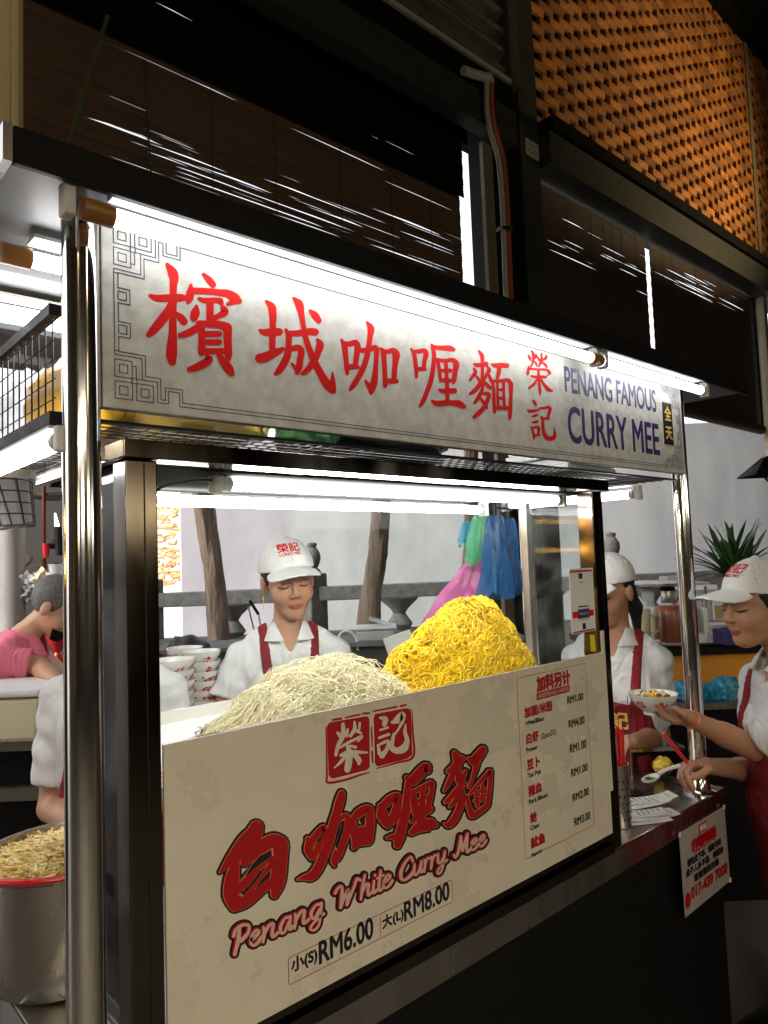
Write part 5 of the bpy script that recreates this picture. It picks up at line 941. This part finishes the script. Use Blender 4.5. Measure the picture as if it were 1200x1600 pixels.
    if cap:
        def fc(P):
            Q = Hf.inv(P); th = np.arctan2(Q[:, 0], -Q[:, 1]); seam = .0014 * np.clip(1 - np.abs(((th / (math.pi / 3) + .5) % 1) - .5) * 30, 0, 1)
            d_ = ell(Q, (0, .016, .042), (.087, .104, .096)) + seam; z0 = .036 + Q[:, 1] * -.12; d_ = np.maximum(d_, z0 - Q[:, 2]); d_ = np.maximum(d_, -ell(Q, (0, .016, .042), (.0825, .0995, .092)))
            zb = .056 - 4.2 * Q[:, 0] ** 2 + (Q[:, 1] + .08) * .13; br = np.maximum(np.abs(Q[:, 2] - zb) - .0032, np.maximum((_len((Q[:, :2] - np.array((0, -.092))) / np.array((.080, .085))) - 1) * .08, Q[:, 1] + .062)); br = np.maximum(br, -ell(Q, (0, .016, .042), (.082, .098, .09)))
            d_ = smin(d_, br, .006); return smin(d_, ell(Q, (0, .016, .138), (.008, .008, .005)), .003)
        cp = grown('cap', fc, E_ - (.2, .2, .1), E_ + (.2, .2, .17), .0034, M['capcloth'], root)
        if logo: 
            cl = Fr(E_, HR @ rotx(-.25), hs); decal('榮記', cp, cl, -.034, .034, .082, .112, M['red'], 'cap_lettering', root, .0010); decal('CURRY MEE', cp, cl, -.033, .033, .070, .079, M['red'], 'cap_lettering', root, .0004)
    if mask:
        def fm(P): Q = Hf.inv(P); return np.maximum(np.maximum(head_sdf(Q) - .004, -(head_sdf(Q) - .001)), np.maximum(Q[:, 1] + .045, np.maximum(Q[:, 2] + .062, -.115 - Q[:, 2])))
        grown('chin_mask', fm, E_ - .15, E_ + .12, .0036, M['black'], root)
    return root, T, Hf, J
CURL = [(.35, .5, .4)] * 4
# cook in the middle
p1, T1, H1, J1 = person('woman cook in a white cap looking down behind the white noodles', 450, 908, 2.5, math.radians(-22), hs=1.12, head_pitch=.14, head_roll=-.10, torso_face=math.radians(-30), w=1.12, lean=.05,
    arms={'R': (at(350, 1112, d=2.42), at(430, 1140, d=2.18)), 'L': (at(520, 1110, d=2.42), at(470, 1170, d=2.2))})
for e_ in (-1,): q = H1.out((e_ * .080, .008, -.036)); MB().tube([q, q - (0, 0, .012)], .0035, 8).build('earring', mat('gold_earring', (.9, .6, .2), .2, 1), p1, smooth=True); MB().tube([q - (0, 0, .012), q - (0, 0, .045)], .0012, 5).build('earring', M['gold'], p1)
# worker behind the case corner
p2, T2, H2, J2 = person('woman worker in a white cap and maroon apron behind the case corner', 950, 925, 2.62, math.radians(-92), head_pitch=.22, torso_face=math.radians(-66), w=1.0, ponytail=True, hairf=-.004, logo='apron', lean=.06,
    arms={'L': (at(1030, 1150, d=2.62), at(985, 1160, d=2.3)), 'R': (at(905, 1150, d=2.75), at(940, 1170, d=2.4))}, hands=[('L', at(955, 1165, d=2.2) - at(985, 1160, d=2.3), (0, 0, -1), CURL, -1, 0)])
# server at the right
wl_ = at(1076, 1122, d=2.10); wr_ = at(1106, 1197, d=2.13)
p3, T3, H3, J3 = person('older woman server in profile with white cap holding a noodle bowl', 1182, 946, 2.15, math.radians(-122), head_pitch=.08, torso_face=math.radians(-120), w=1.04, lean=.08, bodyoff=(.07, -.03), sleeve=.88,
    arms={'L': (at(1176, 1168, d=2.16), wl_), 'R': (at(1190, 1205, d=2.40), wr_)},
    hands=[('L', at(1016, 1116, d=2.06) - wl_, np.array((0, .1, 1.)) - FH * .35, [(.25, .55, .35), (.25, .5, .4), (.3, .5, .4), (.3, .6, .4)], -1, .0), ('R', at(1058, 1196, d=2.10) - wr_, np.array((0, 0, -1.)) - FH * .5, [(.7, .9, .5), (.9, 1.0, .6), (1., 1.1, .6), (1.0, 1.2, .6)], 1, 0)])
u = (wl_ - J3['L'][1]); u /= np.linalg.norm(u); c = wl_ - u * .015; a1 = np.cross(u, (0, 0, 1)); a1 /= np.linalg.norm(a1); a2 = np.cross(u, a1)
MB().tube([c + .0262 * (a1 * math.cos(k) + a2 * math.sin(k)) for k in np.linspace(0, 2 * math.pi, 25)], .003, 6).build('orange_wristband', mat('orange_band', (.9, .2, .03), .4), p3, smooth=True)
# man in pink
grey = mat('greying_hair', (.11, .10, .09), .6, noise=.6, nscale=90, bump=.5, bscale=200)
p4, T4, H4, J4 = person('older man in a pink polo bending over the side counter', 88, 950, 3.0, math.radians(52), head_pitch=.55, torso_face=math.radians(60), lean=.6, w=1.05, bodyoff=(-.07, .045, .04), shirt='pinkshirt', apron=False, cap=False, hairc=grey, mask=True,
    arms={'R': (at(58, 1040, d=2.85), at(92, 1066, d=2.7)), 'L': (at(70, 1030, d=3.2), at(110, 1068, d=3.0))}, hands=[('R', (.5, -.3, -.1), (0, 0, -1), CURL, 1, 0)])
# helper behind the posts
p5, T5, H5, J5 = person('helper in white cap and shirt half hidden behind the steel posts', 172, 958, 2.15, math.radians(-34), head_pitch=.5, torso_face=math.radians(-40), w=1.12, lean=.1, apron=True, logo=True,
    arms={'R': (at(82, 1262, d=2.12), at(125, 1290, d=1.9)), 'L': (at(262, 1240, d=2.1), at(215, 1280, d=1.9))})

# ================================================================ food
def mound_strands(n, steps, ds, rad, cen, ax, ay, bz, pw, shear, curl, seed, off=(0, .01), elmin=-.05, sides=4, flow=None, jit=.6):
    rg = np.random.default_rng(seed); th = rg.uniform(0, 2 * math.pi, n); ph = np.arcsin(rg.uniform(math.sin(elmin), 1, n)); D = np.c_[np.cos(ph) * np.cos(th), np.cos(ph) * np.sin(th), np.sin(ph)]
    T_ = rg.normal(size=(n, 3)) if flow is None else np.array(flow) + rg.normal(size=(n, 3)) * jit; kap = rg.normal(0, curl, n); base = rg.uniform(off[0], off[1], n); P = []
    sgn = rg.choice([-1, 1], n)
    for s_ in range(steps):
        lump = 1 + .035 * np.sin(D[:, 0] * 9 + seed) * np.sin(D[:, 1] * 7) + .03 * np.sin(D[:, 2] * 11 + D[:, 0] * 13)
        R = lump / (((np.abs(D[:, 0]) / ax) ** pw + (np.abs(D[:, 1]) / ay) ** pw + (np.abs(D[:, 2]) / bz) ** pw) ** (1 / pw)); p = D * (R + base + .002 * np.sin(s_ * .9 + base * 900))[:, None]
        p[:, 0] += shear * np.maximum(p[:, 2], 0); P.append(p + cen)
        T_ -= D * (T_ * D).sum(1)[:, None]; T_ /= _len(T_)[:, None]; N_ = np.cross(D, T_); kap = kap * .93 + rg.normal(0, curl * .30, n)
        T_ = T_ + N_ * ((kap + sgn * curl) * ds)[:, None]; T_ /= _len(T_)[:, None]; D = D + T_ * (ds / R)[:, None]; D[:, 2] = np.maximum(D[:, 2], -.12); D /= _len(D)[:, None]
    P = np.stack(P, 1); tg = np.gradient(P, axis=1); tg /= _len(tg)[..., None] + 1e-9; U = np.cross(tg, D[:, None] + .01); U /= _len(U)[..., None] + 1e-9; W_ = np.cross(tg, U)
    a = np.arange(sides) * 2 * math.pi / sides; V = P[:, :, None] + rad * (U[:, :, None] * np.cos(a)[:, None] + W_[:, :, None] * np.sin(a)[:, None])
    i = np.arange(n)[:, None, None] * steps * sides + np.arange(steps - 1)[None, :, None] * sides; j = np.arange(sides)[None, None, :]
    F = np.stack([i + j, i + (j + 1) % sides, i + (j + 1) % sides + sides, i + j + sides], -1).reshape(-1, 4); return V.reshape(-1, 3), F
def mound_core(cen, ax, ay, bz, pw, shear, k=.955):
    bm_ = bmesh.new(); bmesh.ops.create_icosphere(bm_, subdivisions=5, radius=1)
    for v_ in bm_.verts:
        D = v_.co; lump = 1 + .035 * math.sin(D.x * 9) * math.sin(D.y * 7) + .03 * math.sin(D.z * 11 + D.x * 13); R = k * lump / ((abs(D.x) / ax) ** pw + (abs(D.y) / ay) ** pw + (abs(D.z) / bz) ** pw) ** (1 / pw)
        q = D * R; q.x += shear * max(q.z, 0); v_.co = q + Vector(cen)
        if v_.co.z < 1.1805: v_.co.z = 1.1805
    me = bpy.data.meshes.new('core'); bm_.to_mesh(me); bm_.free(); shade(me, 80); return me
def heap(name, label, cen, ax, ay, bz, pw, shear, m, sets):
    t = thing(name, label, 'noodles', cen, group='noodle heaps in the display case'); me = mound_core(cen, ax, ay, bz, pw, shear); me.materials.append(M[GAPSHADE[m.name]]); link('heap_core', me, t)
    Vs, Fs, n_ = [], [], 0
    for kw in sets: V, F = mound_strands(cen=np.array(cen), ax=ax, ay=ay, bz=bz, pw=pw, shear=shear, **kw); V[:, 2] = np.maximum(V[:, 2], 1.1805); Vs.append(V); Fs.append(F + n_); n_ += len(V)
    rawmesh('noodle_strands', np.vstack(Vs), np.vstack(Fs), m, t, True, kind='stuff'); return t
GAPSHADE = {'yellow_noodle': 'yellow_gapshade', 'white_rice_noodle': 'bihun_gapshade'}
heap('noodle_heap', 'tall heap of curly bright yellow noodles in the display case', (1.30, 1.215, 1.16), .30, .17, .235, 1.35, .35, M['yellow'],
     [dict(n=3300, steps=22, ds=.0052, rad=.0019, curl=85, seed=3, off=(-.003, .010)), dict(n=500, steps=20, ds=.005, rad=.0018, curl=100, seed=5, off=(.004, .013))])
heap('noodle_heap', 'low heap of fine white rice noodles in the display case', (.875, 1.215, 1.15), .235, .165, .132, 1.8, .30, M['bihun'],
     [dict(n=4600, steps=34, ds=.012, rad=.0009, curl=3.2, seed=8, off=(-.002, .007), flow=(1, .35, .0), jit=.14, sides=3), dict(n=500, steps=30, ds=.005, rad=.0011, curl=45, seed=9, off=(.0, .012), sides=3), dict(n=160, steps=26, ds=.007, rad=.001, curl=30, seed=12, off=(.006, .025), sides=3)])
# bean sprouts pot
t = thing('sprout_pot', 'steel pot heaped with bean sprouts at the counter end', 'pot', (.47, 1.47, .753)); pc = np.array((.47, 1.47, .7532))
MB().lathe(pc, [(0, 0), (.118, 0), (.128, .008), (.146, .06), (.150, .21), (.156, .216), (.156, .222), (.148, .222), (.143, .20), (.138, .06), (0, .02)], 48).build('pot_body', M['steel'], t, smooth=True)
a = [math.radians(x) for x in range(195, 276, 6)]; MB().tube([pc + (.154 * math.cos(x), .154 * math.sin(x), .222) for x in a], .006, 8).build('red_rim_strip', M['redplastic'], t, smooth=True)
MB().box(pc + (-.155, -.055, .12), pc + (-.1515, -.02, .16)).build('paper_tag', M['paper'], t)
tb = thing('bean_sprouts', 'pale yellow bean sprouts filling the steel pot', 'bean sprouts', tuple(pc + (0, 0, .2))); rg = np.random.default_rng(21); mb = MB()
for k in range(2300):
    r = .138 * math.sqrt(rg.uniform()); th = rg.uniform(0, 6.283); z = .198 + .030 * (1 - (r / .14) ** 2) + rg.uniform(-.004, .006); c = pc + (r * math.cos(th), r * math.sin(th), z); an = rg.uniform(0, 6.283); l = rg.uniform(.014, .026); dv = np.array((math.cos(an), math.sin(an), rg.uniform(-.3, .3))); nn = np.array((-dv[1], dv[0], 0)) * rg.normal(0, .25)
    P = [c - dv * l, c + nn * l * .6, c + dv * l]
    for p in P:
        rr = math.hypot(p[0] - pc[0], p[1] - pc[1])
        if rr > .139: p[:2] = pc[:2] + (p[:2] - pc[:2]) * .139 / rr
    mb.tube(P, [.0008, .0014, .0024], 4, cap=False)
mb.build('sprouts', M['sprout'], tb, smooth=True, kind='stuff'); MB().lathe(pc, [(.138, .19), (.10, .212), (.05, .222), (0, .224)], 24).build('sprout_bed', M['sprout'], tb, smooth=True)

# bowls
def bowl_mb(c, r, h): return MB().lathe(c, [(0, .0), (r * .42, 0), (r * .44, h * .08), (r * .40, h * .12), (r * .72, h * .4), (r * .93, h * .75), (r, h), (r * .97, h), (r * .88, h * .72), (r * .66, h * .42), (0, h * .2)], 28)
def flowers(t, c, r, h, n=5):
    for k in range(n):
        a0 = k * 2 * math.pi / n + .4; mb = MB()
        for j in range(9):
            da = random.uniform(-.32, .32); zz_ = h * random.uniform(.42, .72); rr = r * (.74 + (zz_ / h - .4) * .55) + .0012; p = c + np.array((rr * math.cos(a0 + da), rr * math.sin(a0 + da), zz_)); o = np.array((math.cos(a0 + da), math.sin(a0 + da), -.5)) * .0012; s_ = random.uniform(.002, .0048)
            tv = np.array((-math.sin(a0 + da), math.cos(a0 + da), 0)); uv = np.cross(tv, o / np.linalg.norm(o)); mb.add([p + o + s_ * (tv * math.cos(x) * 1.4 + uv * math.sin(x)) for x in np.arange(6) * math.pi / 3], [tuple(range(6))])
        mb.build('flower_print', M['flower'], t)
wt = thing('rear_table', 'steel rear table under the stacked bowls', 'table', tuple(VW(300, 0, 2.5))); m_ = MB(); vbox(m_, 215, 420, 1250, 1262, 2.2, .7); m_.build('table_top', M['steelflat'], wt); zt = at(300, 1250, d=2.2)[2]
m_ = MB(); vbox(m_, 220, 415, 1262, 1560, 2.25, .55); m_.build('table_base', M['black'], wt)
k_ = 0
for (px, d_, n, lab) in ((268, 2.30, 12, 'front'), (312, 2.50, 12, 'near the cook'), (285, 2.62, 12, 'rear')):
    b_ = VW(px, zt + .001, d_); b_[2] = zt + .001
    for i in range(n):
        c = b_ + np.array((random.uniform(-.003, .003), random.uniform(-.003, .003), i * .0325 + (.0 if i < 5 else .006))); t = thing('bowl', 'white flowered bowl in the stack %s, counted %s from the bottom' % ({'front': 'beside the helper sleeve', 'near the cook': 'closest to the cook', 'rear': 'behind the other two'}[lab], ('first second third fourth fifth sixth seventh eighth ninth tenth eleventh twelfth'.split())[i]), 'bowl', tuple(c), group='stacked flowered bowls')
        bowl_mb(c, .066, .062).build('bowl_body', M['ceramic'], t, smooth=True); 
        if i > n - 6: flowers(t, c, .066, .062, 6)
rc_ = thing('rear_cupboard', 'dark grey rear cupboard behind the cook', 'cupboard', tuple(VW(480, 0, 3.35))); m_ = MB(); vbox(m_, 235, 820, 1012, 1440, 3.35, .32); m_.build('cupboard_body', mat('dark_stone_cupboard', (.06, .062, .055), .6, noise=.5, nscale=9), rc_)
m_ = MB(); vbox(m_, 232, 823, 1006, 1011.6, 3.33, .36); m_.build('cupboard_top', M['stone'], rc_)
blob('rubbish_bag', 'lumpy black bag on the cupboard behind the stacked bowls', 'bag', at(292, 1022, d=3.22), (.10, .09, .085), M['blackbag'], 2, amp=.1)
t = thing('plastic_tub', 'clear plastic tub with an open lid behind the cook', 'tub', tuple(at(588, 1004, d=3.45))); m_ = MB(); vbox(m_, 556, 616, 985, 1005.7, 3.42, .16); m_.build('tub_body', M['clearbox'], t, bev=.01); m_ = MB(); vbox(m_, 552, 620, 980, 984, 3.41, .18); m_.build('tub_rim', M['whiteplastic'], t, bev=.004); m_ = MB(); vbox(m_, 575, 612, 971, 975, 3.45, .14, -.35); m_.build('tub_lid', M['clearbox'], t, bev=.004)
tag(MB().tube(spline([at(x, y, d=3.38) for x, y in ((530, 1006), (531, 992), (540, 986), (552, 990), (558, 1003), (559, 1016))], 6), .006, 8).build('tap', M['whiteplastic'], smooth=True), 'white curved tap beside the plastic tub', 'tap')
m_ = MB(); vbox(m_, 605, 650, 990, 1040, 2.6, .02, .3); tag(m_.build('chopping_board', M['whiteplastic'], bev=.003), 'white board leaning behind the yellow noodles', 'board')
t = thing('kitchen_tongs', 'black handled tongs propped behind the cook shoulder', 'tongs', tuple(at(400, 950, d=3.3)))
MB().tube([at(390, 938, d=3.3), at(404, 960, d=3.3)], .008, 6).build('handle', M['black'], t, smooth=True); MB().tube([at(404, 960, d=3.3), at(412, 1006, d=3.3)], .004, 6).build('arm', M['chrome'], t); MB().tube([at(388, 948, d=3.3), at(402, 1006, d=3.3)], .004, 6).build('arm', M['chrome'], t)
t = thing('display_paper', 'small printed paper lying at the tray corner in the case', 'paper', (.52, 1.1, 1.19)); MB().box((.475, 1.03, 1.1812), (.56, 1.15, 1.1822)).build('sheet', M['paper'], t)
for k in range(5): MB().box((.482, 1.04 + k * .02, 1.1823), (.50 + .01 * (k % 3), 1.048 + k * .02, 1.1826)).build('print_line', M['flower'], t)

# hanging plastic bags
def hangbag(label, px, py0, py1, w0, w1, d, m, seed, slant=0, cat='plastic bag', hang=True):
    t = thing('plastic_bag', label, cat, tuple(at(px, py0, d=d)), group='hanging plastic bags'); a = at(px, py0, d=d); b = at(px + slant, py1, d=d); n, k = 22, 40; V = []; rg = np.random.default_rng(seed); ph = rg.uniform(0, 6, 6)
    for i in range(n):
        u = i / (n - 1); c = a + (b - a) * u; r = (w0 + (w1 - w0) * u ** .7) / FP * d / 2
        for j in range(k): th = j * 2 * math.pi / k; rr = r * (1 + .22 * math.sin(5 * th + ph[0] + u * 2) + .13 * math.sin(9 * th + ph[1] - u * 5) + .08 * math.sin(14 * th + ph[2] + 7 * u)); V.append(c + RH * rr * math.cos(th) + FH * rr * .55 * math.sin(th) + (0, 0, .012 * math.sin(3 * th + ph[3]) * u))
    F = [(i * k + j, i * k + (j + 1) % k, (i + 1) * k + (j + 1) % k, (i + 1) * k + j) for i in range(n - 1) for j in range(k)]; MB().add(V, F).build('bag_film', m, t, smooth=True)
    if hang: MB().tube([a, a + (0, 0, .10)], .002, 5).build('string', M['cable'], t)
    return t
hangbag('green plastic bag hanging in the middle of the bag bunch', 752, 800, 880, 18, 34, 2.35, M['baggreen'], 1, slant=-6); hangbag('long blue plastic bag hanging at the front of the bunch', 772, 805, 932, 18, 48, 2.30, M['bagblue'], 2, slant=2)
hangbag('dark blue plastic bag hanging next to the steel pole', 793, 810, 925, 16, 36, 2.38, M['bagblue'], 3, slant=2); hangbag('short cyan plastic bag hanging left of the green one', 733, 815, 850, 14, 26, 2.42, M['bagcyan'], 4, slant=-4)
hangbag('pink plastic bag bulging behind the yellow noodles', 742, 872, 968, 10, 88, 2.45, M['bagpink'], 5, slant=-30, hang=False)
t = thing('bag_rail', 'steel rail the plastic bags hang from', 'rail', tuple(at(765, 795, d=2.4))); MB().tube([at(715, 790, d=2.40), at(812, 796, d=2.40)], .004, 6).build('rail', M['steel'], t)
for k, (x, y, r, h, lab) in enumerate(((1075, 1083, .075, .05, 'knotted cyan plastic bag left of the steel pole'), (1110, 1088, .06, .05, 'cyan plastic bag right behind the steel pole'), (1135, 1080, .07, .06, 'cyan plastic bag nearest the server sleeve'))):
    blob('plastic_bag', lab, 'plastic bag', at(x, y, d=3.12), (r * 1.1, r, h), M['bagcyan'], k * 3 + 1, amp=.22, fr=20)['group'] = 'cyan bags on the lower shelf'

# things on the counter end
bc = at(1021, 1098, d=2.08); t = thing('noodle_bowl', 'flowered bowl of noodles held up by the server', 'bowl', tuple(bc)); b0 = bc - (0, 0, .032)
bowl_mb(b0, .069, .060).build('bowl_body', M['ceramic'], t, smooth=True); flowers(t, b0, .069, .060, 7)
MB().lathe(b0, [(0, .053), (.03, .052), (.055, .047), (.062, .044)], 24).build('soup', mat('curry_soup', (.55, .33, .14), .2, noise=.4, nscale=40), t, smooth=True)
for k in range(16): an = k * 2.4; r = .008 + .0026 * k; q = b0 + (r * math.cos(an), r * math.sin(an), .055); MB().tube([q + (-.009, .003, .0), q + (0, .002, .0055), q + (.009, -.002, .001)], .004, 6).build('topping', (M['yellow'], M['ivory'], M['bihun'], M['brownjar'])[k % 4], t, smooth=True)
t = thing('soup_spoon', 'white plastic soup spoon of chilli in the server hand', 'spoon', tuple(at(1020, 1212, d=2.05))); a, b = at(1017, 1214, d=2.05), at(1062, 1196, d=2.07)
bm_ = bmesh.new(); bmesh.ops.create_uvsphere(bm_, u_segments=16, v_segments=10, radius=1); bmesh.ops.delete(bm_, geom=[v_ for v_ in bm_.verts if v_.co.z > .05], context='VERTS'); ux = (b - a) / np.linalg.norm(b - a); uy = np.cross((0, 0, 1), ux); uy /= np.linalg.norm(uy)
for v_ in bm_.verts: v_.co = Vector(a + ux * v_.co.x * .030 + uy * v_.co.y * .020 + np.array((0, 0, 1)) * v_.co.z * .013)
me = bpy.data.meshes.new('spoon_bowl'); bm_.to_mesh(me); bm_.free(); me.materials.append(M['whiteplastic']); shade(me); link('spoon_bowl', me, t)
MB().tube([a + ux * .026, (a + b) / 2 + (0, 0, .004), b], [.006, .005, .006], 8).build('handle', M['whiteplastic'], t, smooth=True); MB().lathe(a - (0, 0, .004), [(0, .001), (.016, 0)], 14).build('chilli', M['chili'], t)
tag(MB().tube([at(1036, 1146, d=2.06), at(1074, 1192, d=2.07)], [.0065, .0055], 8).build('red_stick', M['redplastic'], smooth=True), 'bright red plastic stick gripped in the server lower hand', 'stick')
cz = .7535; t = thing('straw_cup', 'perforated steel cup holding red chopsticks beside the case corner', 'cup', tuple(at(970, 1297, Z=cz))); c = at(970, 1290, Z=cz)
MB().lathe(c, [(0, 0), (.028, 0), (.029, .004), (.030, .165), (.031, .168), (.028, .168), (.027, .01), (0, .008)], 24).build('cup_body', M['steel'], t, smooth=True)
for i in range(6):
    for j in range(14): a0 = j * math.pi / 7 + i * .2; q = c + (.0296 * math.cos(a0), .0296 * math.sin(a0), .025 + i * .02); o = np.array((math.cos(a0), math.sin(a0), 0)); MB().tube([q - o * .0003, q + o * .0006], .0025, 6).build('hole', M['ink'], t)
for k in range(16): r = .018 * math.sqrt(random.random()); an = random.uniform(0, 6.28); q = c + (r * math.cos(an), r * math.sin(an), .012); MB().tube([q, q + np.array((r * math.cos(an) * .6 + random.uniform(-.005, .012), r * math.sin(an) * .6, random.uniform(.235, .262)))], .0032, 6).build('chopstick', M['redplastic'], t, smooth=True)
t = thing('bill_spike', 'thin steel bill spike standing among the paper receipts', 'bill spike', tuple(at(990, 1240, Z=cz))); c = at(989, 1240, Z=cz); MB().tube([c, c + (0, 0, .30)], [.0022, .0012], 8).build('spike', M['steel'], t); MB().lathe(c, [(0, 0), (.03, 0), (.03, .004), (0, .006)], 20).build('spike_base', M['black'], t, smooth=True)
rl = ('lowest receipt of the pile, poking out towards the poster', 'receipt second from the bottom, curling over the counter edge', 'middle receipt of the pile, turned along the counter edge', 'receipt under the top one, its corner lifted', 'top receipt with clear rows of print')
for k, (x, y, an, L_r, lab) in enumerate(((1012, 1284, -.55, .15, rl[0]), (1022, 1278, -.50, .16, rl[1]), (1005, 1276, -.70, .15, rl[2]), (1010, 1262, -.42, .17, rl[3]), (1018, 1256, -.55, .17, rl[4]))):
    c = at(x, y, Z=cz) + np.array((0, .012, 0)); t = thing('receipt', lab, 'receipt', tuple(c), group='receipts on the counter'); ud = np.array((math.cos(an), math.sin(an), 0)); vd = np.array((-ud[1], ud[0], 0)); n = 9; V = []; F = []; wv = .028
    hz_ = lambda u: .0008 + k * .0022 + .016 * max(0, u - .55) ** 2 * (1 + k * .6) + .012 * max(0, .3 - u) ** 2 * 3
    for i in range(n):
        u_ = i / (n - 1)
        for s_ in (-1, 1): V.append(c + ud * (u_ - .5) * L_r + vd * s_ * wv + (0, 0, hz_(u_)))
    F = [(2 * i, 2 * i + 1, 2 * i + 3, 2 * i + 2) for i in range(n - 1)]; V2 = [v_ - (0, 0, .0004) for v_ in np.array(V)]; MB().add(V + V2, F + [tuple(q + 2 * n for q in f[::-1]) for f in F]).build('sheet', M['paper'], t, smooth=True)
    for r_ in range(9):
        u_ = .08 + r_ * .1; p = c + ud * (u_ - .5) * L_r + (0, 0, hz_(u_) + .0009); w_ = random.uniform(.3, .9); MB().add([p + vd * wv * .8, p + vd * wv * (.8 - 1.6 * w_), p + vd * wv * (.8 - 1.6 * w_) + ud * .003, p + vd * wv * .8 + ud * .003], [(0, 1, 2, 3)]).build('print_line', M['ink'], t)
blob('food_packet', 'small yellow food packet behind the server spoon', 'packet', at(1036, 1196, d=2.35), (.035, .03, .028), mat('yellow_packet', (.75, .52, .05), .3, bump=.5, bscale=30), 4)
tr = thing('steel_tray', 'steel tray edge behind the chopstick cup', 'tray', tuple(at(1030, 1180, d=2.5))); m_ = MB(); vbox(m_, 985, 1070, 1168, 1174, 2.45, .35); m_.build('tray_rim', M['chrome'], tr); m_ = MB(); vbox(m_, 990, 1066, 1174, 1240, 2.47, .3); m_.build('tray_body', M['black'], tr); m_ = MB(); vbox(m_, 990, 1066, 1240, 1500, 2.5, .2); m_.build('tray_stand', M['black'], tr)
m_ = MB(); vbox(m_, 1074, 1098, 1216, 1240, 2.45, .06); tag(m_.build('red_box', M['dred'], bev=.004), 'small dark red box under the server lower hand', 'box')
# added fill lamps behind the camera, and the lamp that washes the brick screen
wb = mat('warm_fill_globe', (1, .8, .5), .3, emit=(1, .74, .44), es=5)
for k, (x, y) in enumerate(((1.6, -2.4), (-1.2, -1.6), (2.5, -5.2))):
    t = thing('fill_globe', ('added warm fill globe, unseen over the aisle closest to the stall front', 'added warm fill globe, unseen far over the aisle on the pot side', 'added warm fill globe, unseen over the aisle on the brick screen side')[k], 'lamp', (x, y, 3.4), group='added fill globes')  # unseen globes added as warm fill for blinds, panel and steel
    MB().lathe((x, y, 3.4), [(0, -.16)] + [(.16 * math.cos(a), .16 * math.sin(a)) for a in np.linspace(-1.3, 1.3, 12)] + [(0, .16)], 20).build('globe', wb, t, smooth=True); MB().tube([(x, y, 3.56), (x, y, 7.6)], .008, 6).build('cable', M['cable'], t)
t = thing('fill_light_trough', 'added hooded warm fill light, unseen across the aisle behind the camera', 'lamp', (-.6, -1.5, 2.3))  # lamp added to brighten the case front, hooded to spare the blinds
MB().box((-1.7, -1.65, 2.20), (.6, -1.4, 2.22)).build('diffuser', mat('warm_diffuser', (1, .9, .7), .4, emit=(1, .88, .68), es=15.5), t); MB().box((-1.75, -1.7, 2.2205), (.65, -1.30, 2.26)).build('hood', M['black'], t); MB().box((-1.75, -1.33, 2.185), (.65, -1.30, 2.22)).build('hood_lip', M['black'], t)
for x in (-1.5, .4): MB().tube([(x, -1.5, 2.26), (x, -1.5, 7.6)], .006, 6).build('cable', M['cable'], t)
for k, z in enumerate((1.74, 1.53)):
    t = thing('strip_lamp', ('upper', 'lower')[k] + ' orange strip lamp of the neighbouring stall, mirrored in the case side glass', 'lamp', (-1.3, 3.1, z), group='orange strip lamps')
    MB().tube([(-1.75, 3.1, z), (-.95, 3.1, z)], .016, 10).build('tube', bpy.data.materials.get('orange_tube') or mat('orange_tube', (1, .6, .2), .4, emit=(1, .50, .10), es=14), t, smooth=True); MB().box((-1.8, 3.12, z - .03), (-.9, 3.16, z + .05)).build('backing', M['black'], t)
tag(MB().box((-2.6, 3.2, 0), (-.5, 3.25, 2.4)).build('stall_backboard', M['warmwall']), 'dark back board of the neighbouring stall, seen only mirrored in the case glass', 'back board')
for k, (xa, xb, mm) in enumerate(((-5.2, -3.6, 'a'), (-2.2, -.4, 'b'), (1.4, 3.2, 'a'), (4.6, 6.4, 'b'))):
    t = thing('reflection_light_box', ('added yellowish lit box, unseen far across the aisle, beyond the pot', 'added white lit box, unseen across the aisle facing the case', 'added yellowish lit box, unseen across the aisle facing the counter end', 'added white lit box, unseen across the aisle, furthest toward the brick screen')[k], 'sign', (xa, -4.6, 1.9), group='added lit boxes for steel reflections')  # glowing boxes added out of view for streaks in the steel posts
    MB().box((xa, -4.75, 1.85), (xb, -4.6, 2.3)).build('box_case', M['black'], t); MB().box((xa + .04, -4.598, 1.89), (xb - .04, -4.59, 2.26)).build('lit_face', bpy.data.materials.get('lit_face_' + mm) or mat('lit_face_' + mm, (.8, .8, .7), .5, emit=(1, .85, .55) if mm == 'a' else (1, .97, .9), es=2.4), t)
    for x in (xa + .05, xb - .05): MB().tube([(x, -4.68, 0), (x, -4.68, 1.85)], .02, 8).build('post', M['steel'], t)
ld = bpy.data.lights.new('wall_spotlight', 'SPOT'); ld.energy = 155; ld.color = (1, .74, .38); ld.spot_size = math.radians(82); ld.spot_blend = 1; ld.shadow_soft_size = .02
lo_ = bpy.data.objects.new('wall_spotlight', ld); COL.objects.link(lo_); MB().box((8.5, .1, 4.42), (9.1, .72, 4.46)).build('spot_light_block', M['black']); tag(bpy.data.objects['spot_light_block'], 'added unseen black plate keeping the spotlight off the blinds', 'shield plate'); lo_.location = (8.8, .4, 4.5); lo_.rotation_euler = (Vector((7.1, 3, 5.9)) - Vector((8.8, .4, 4.5))).to_track_quat('-Z', 'Y').to_euler()  # plate added out of view to cut the spotlight above the blinds
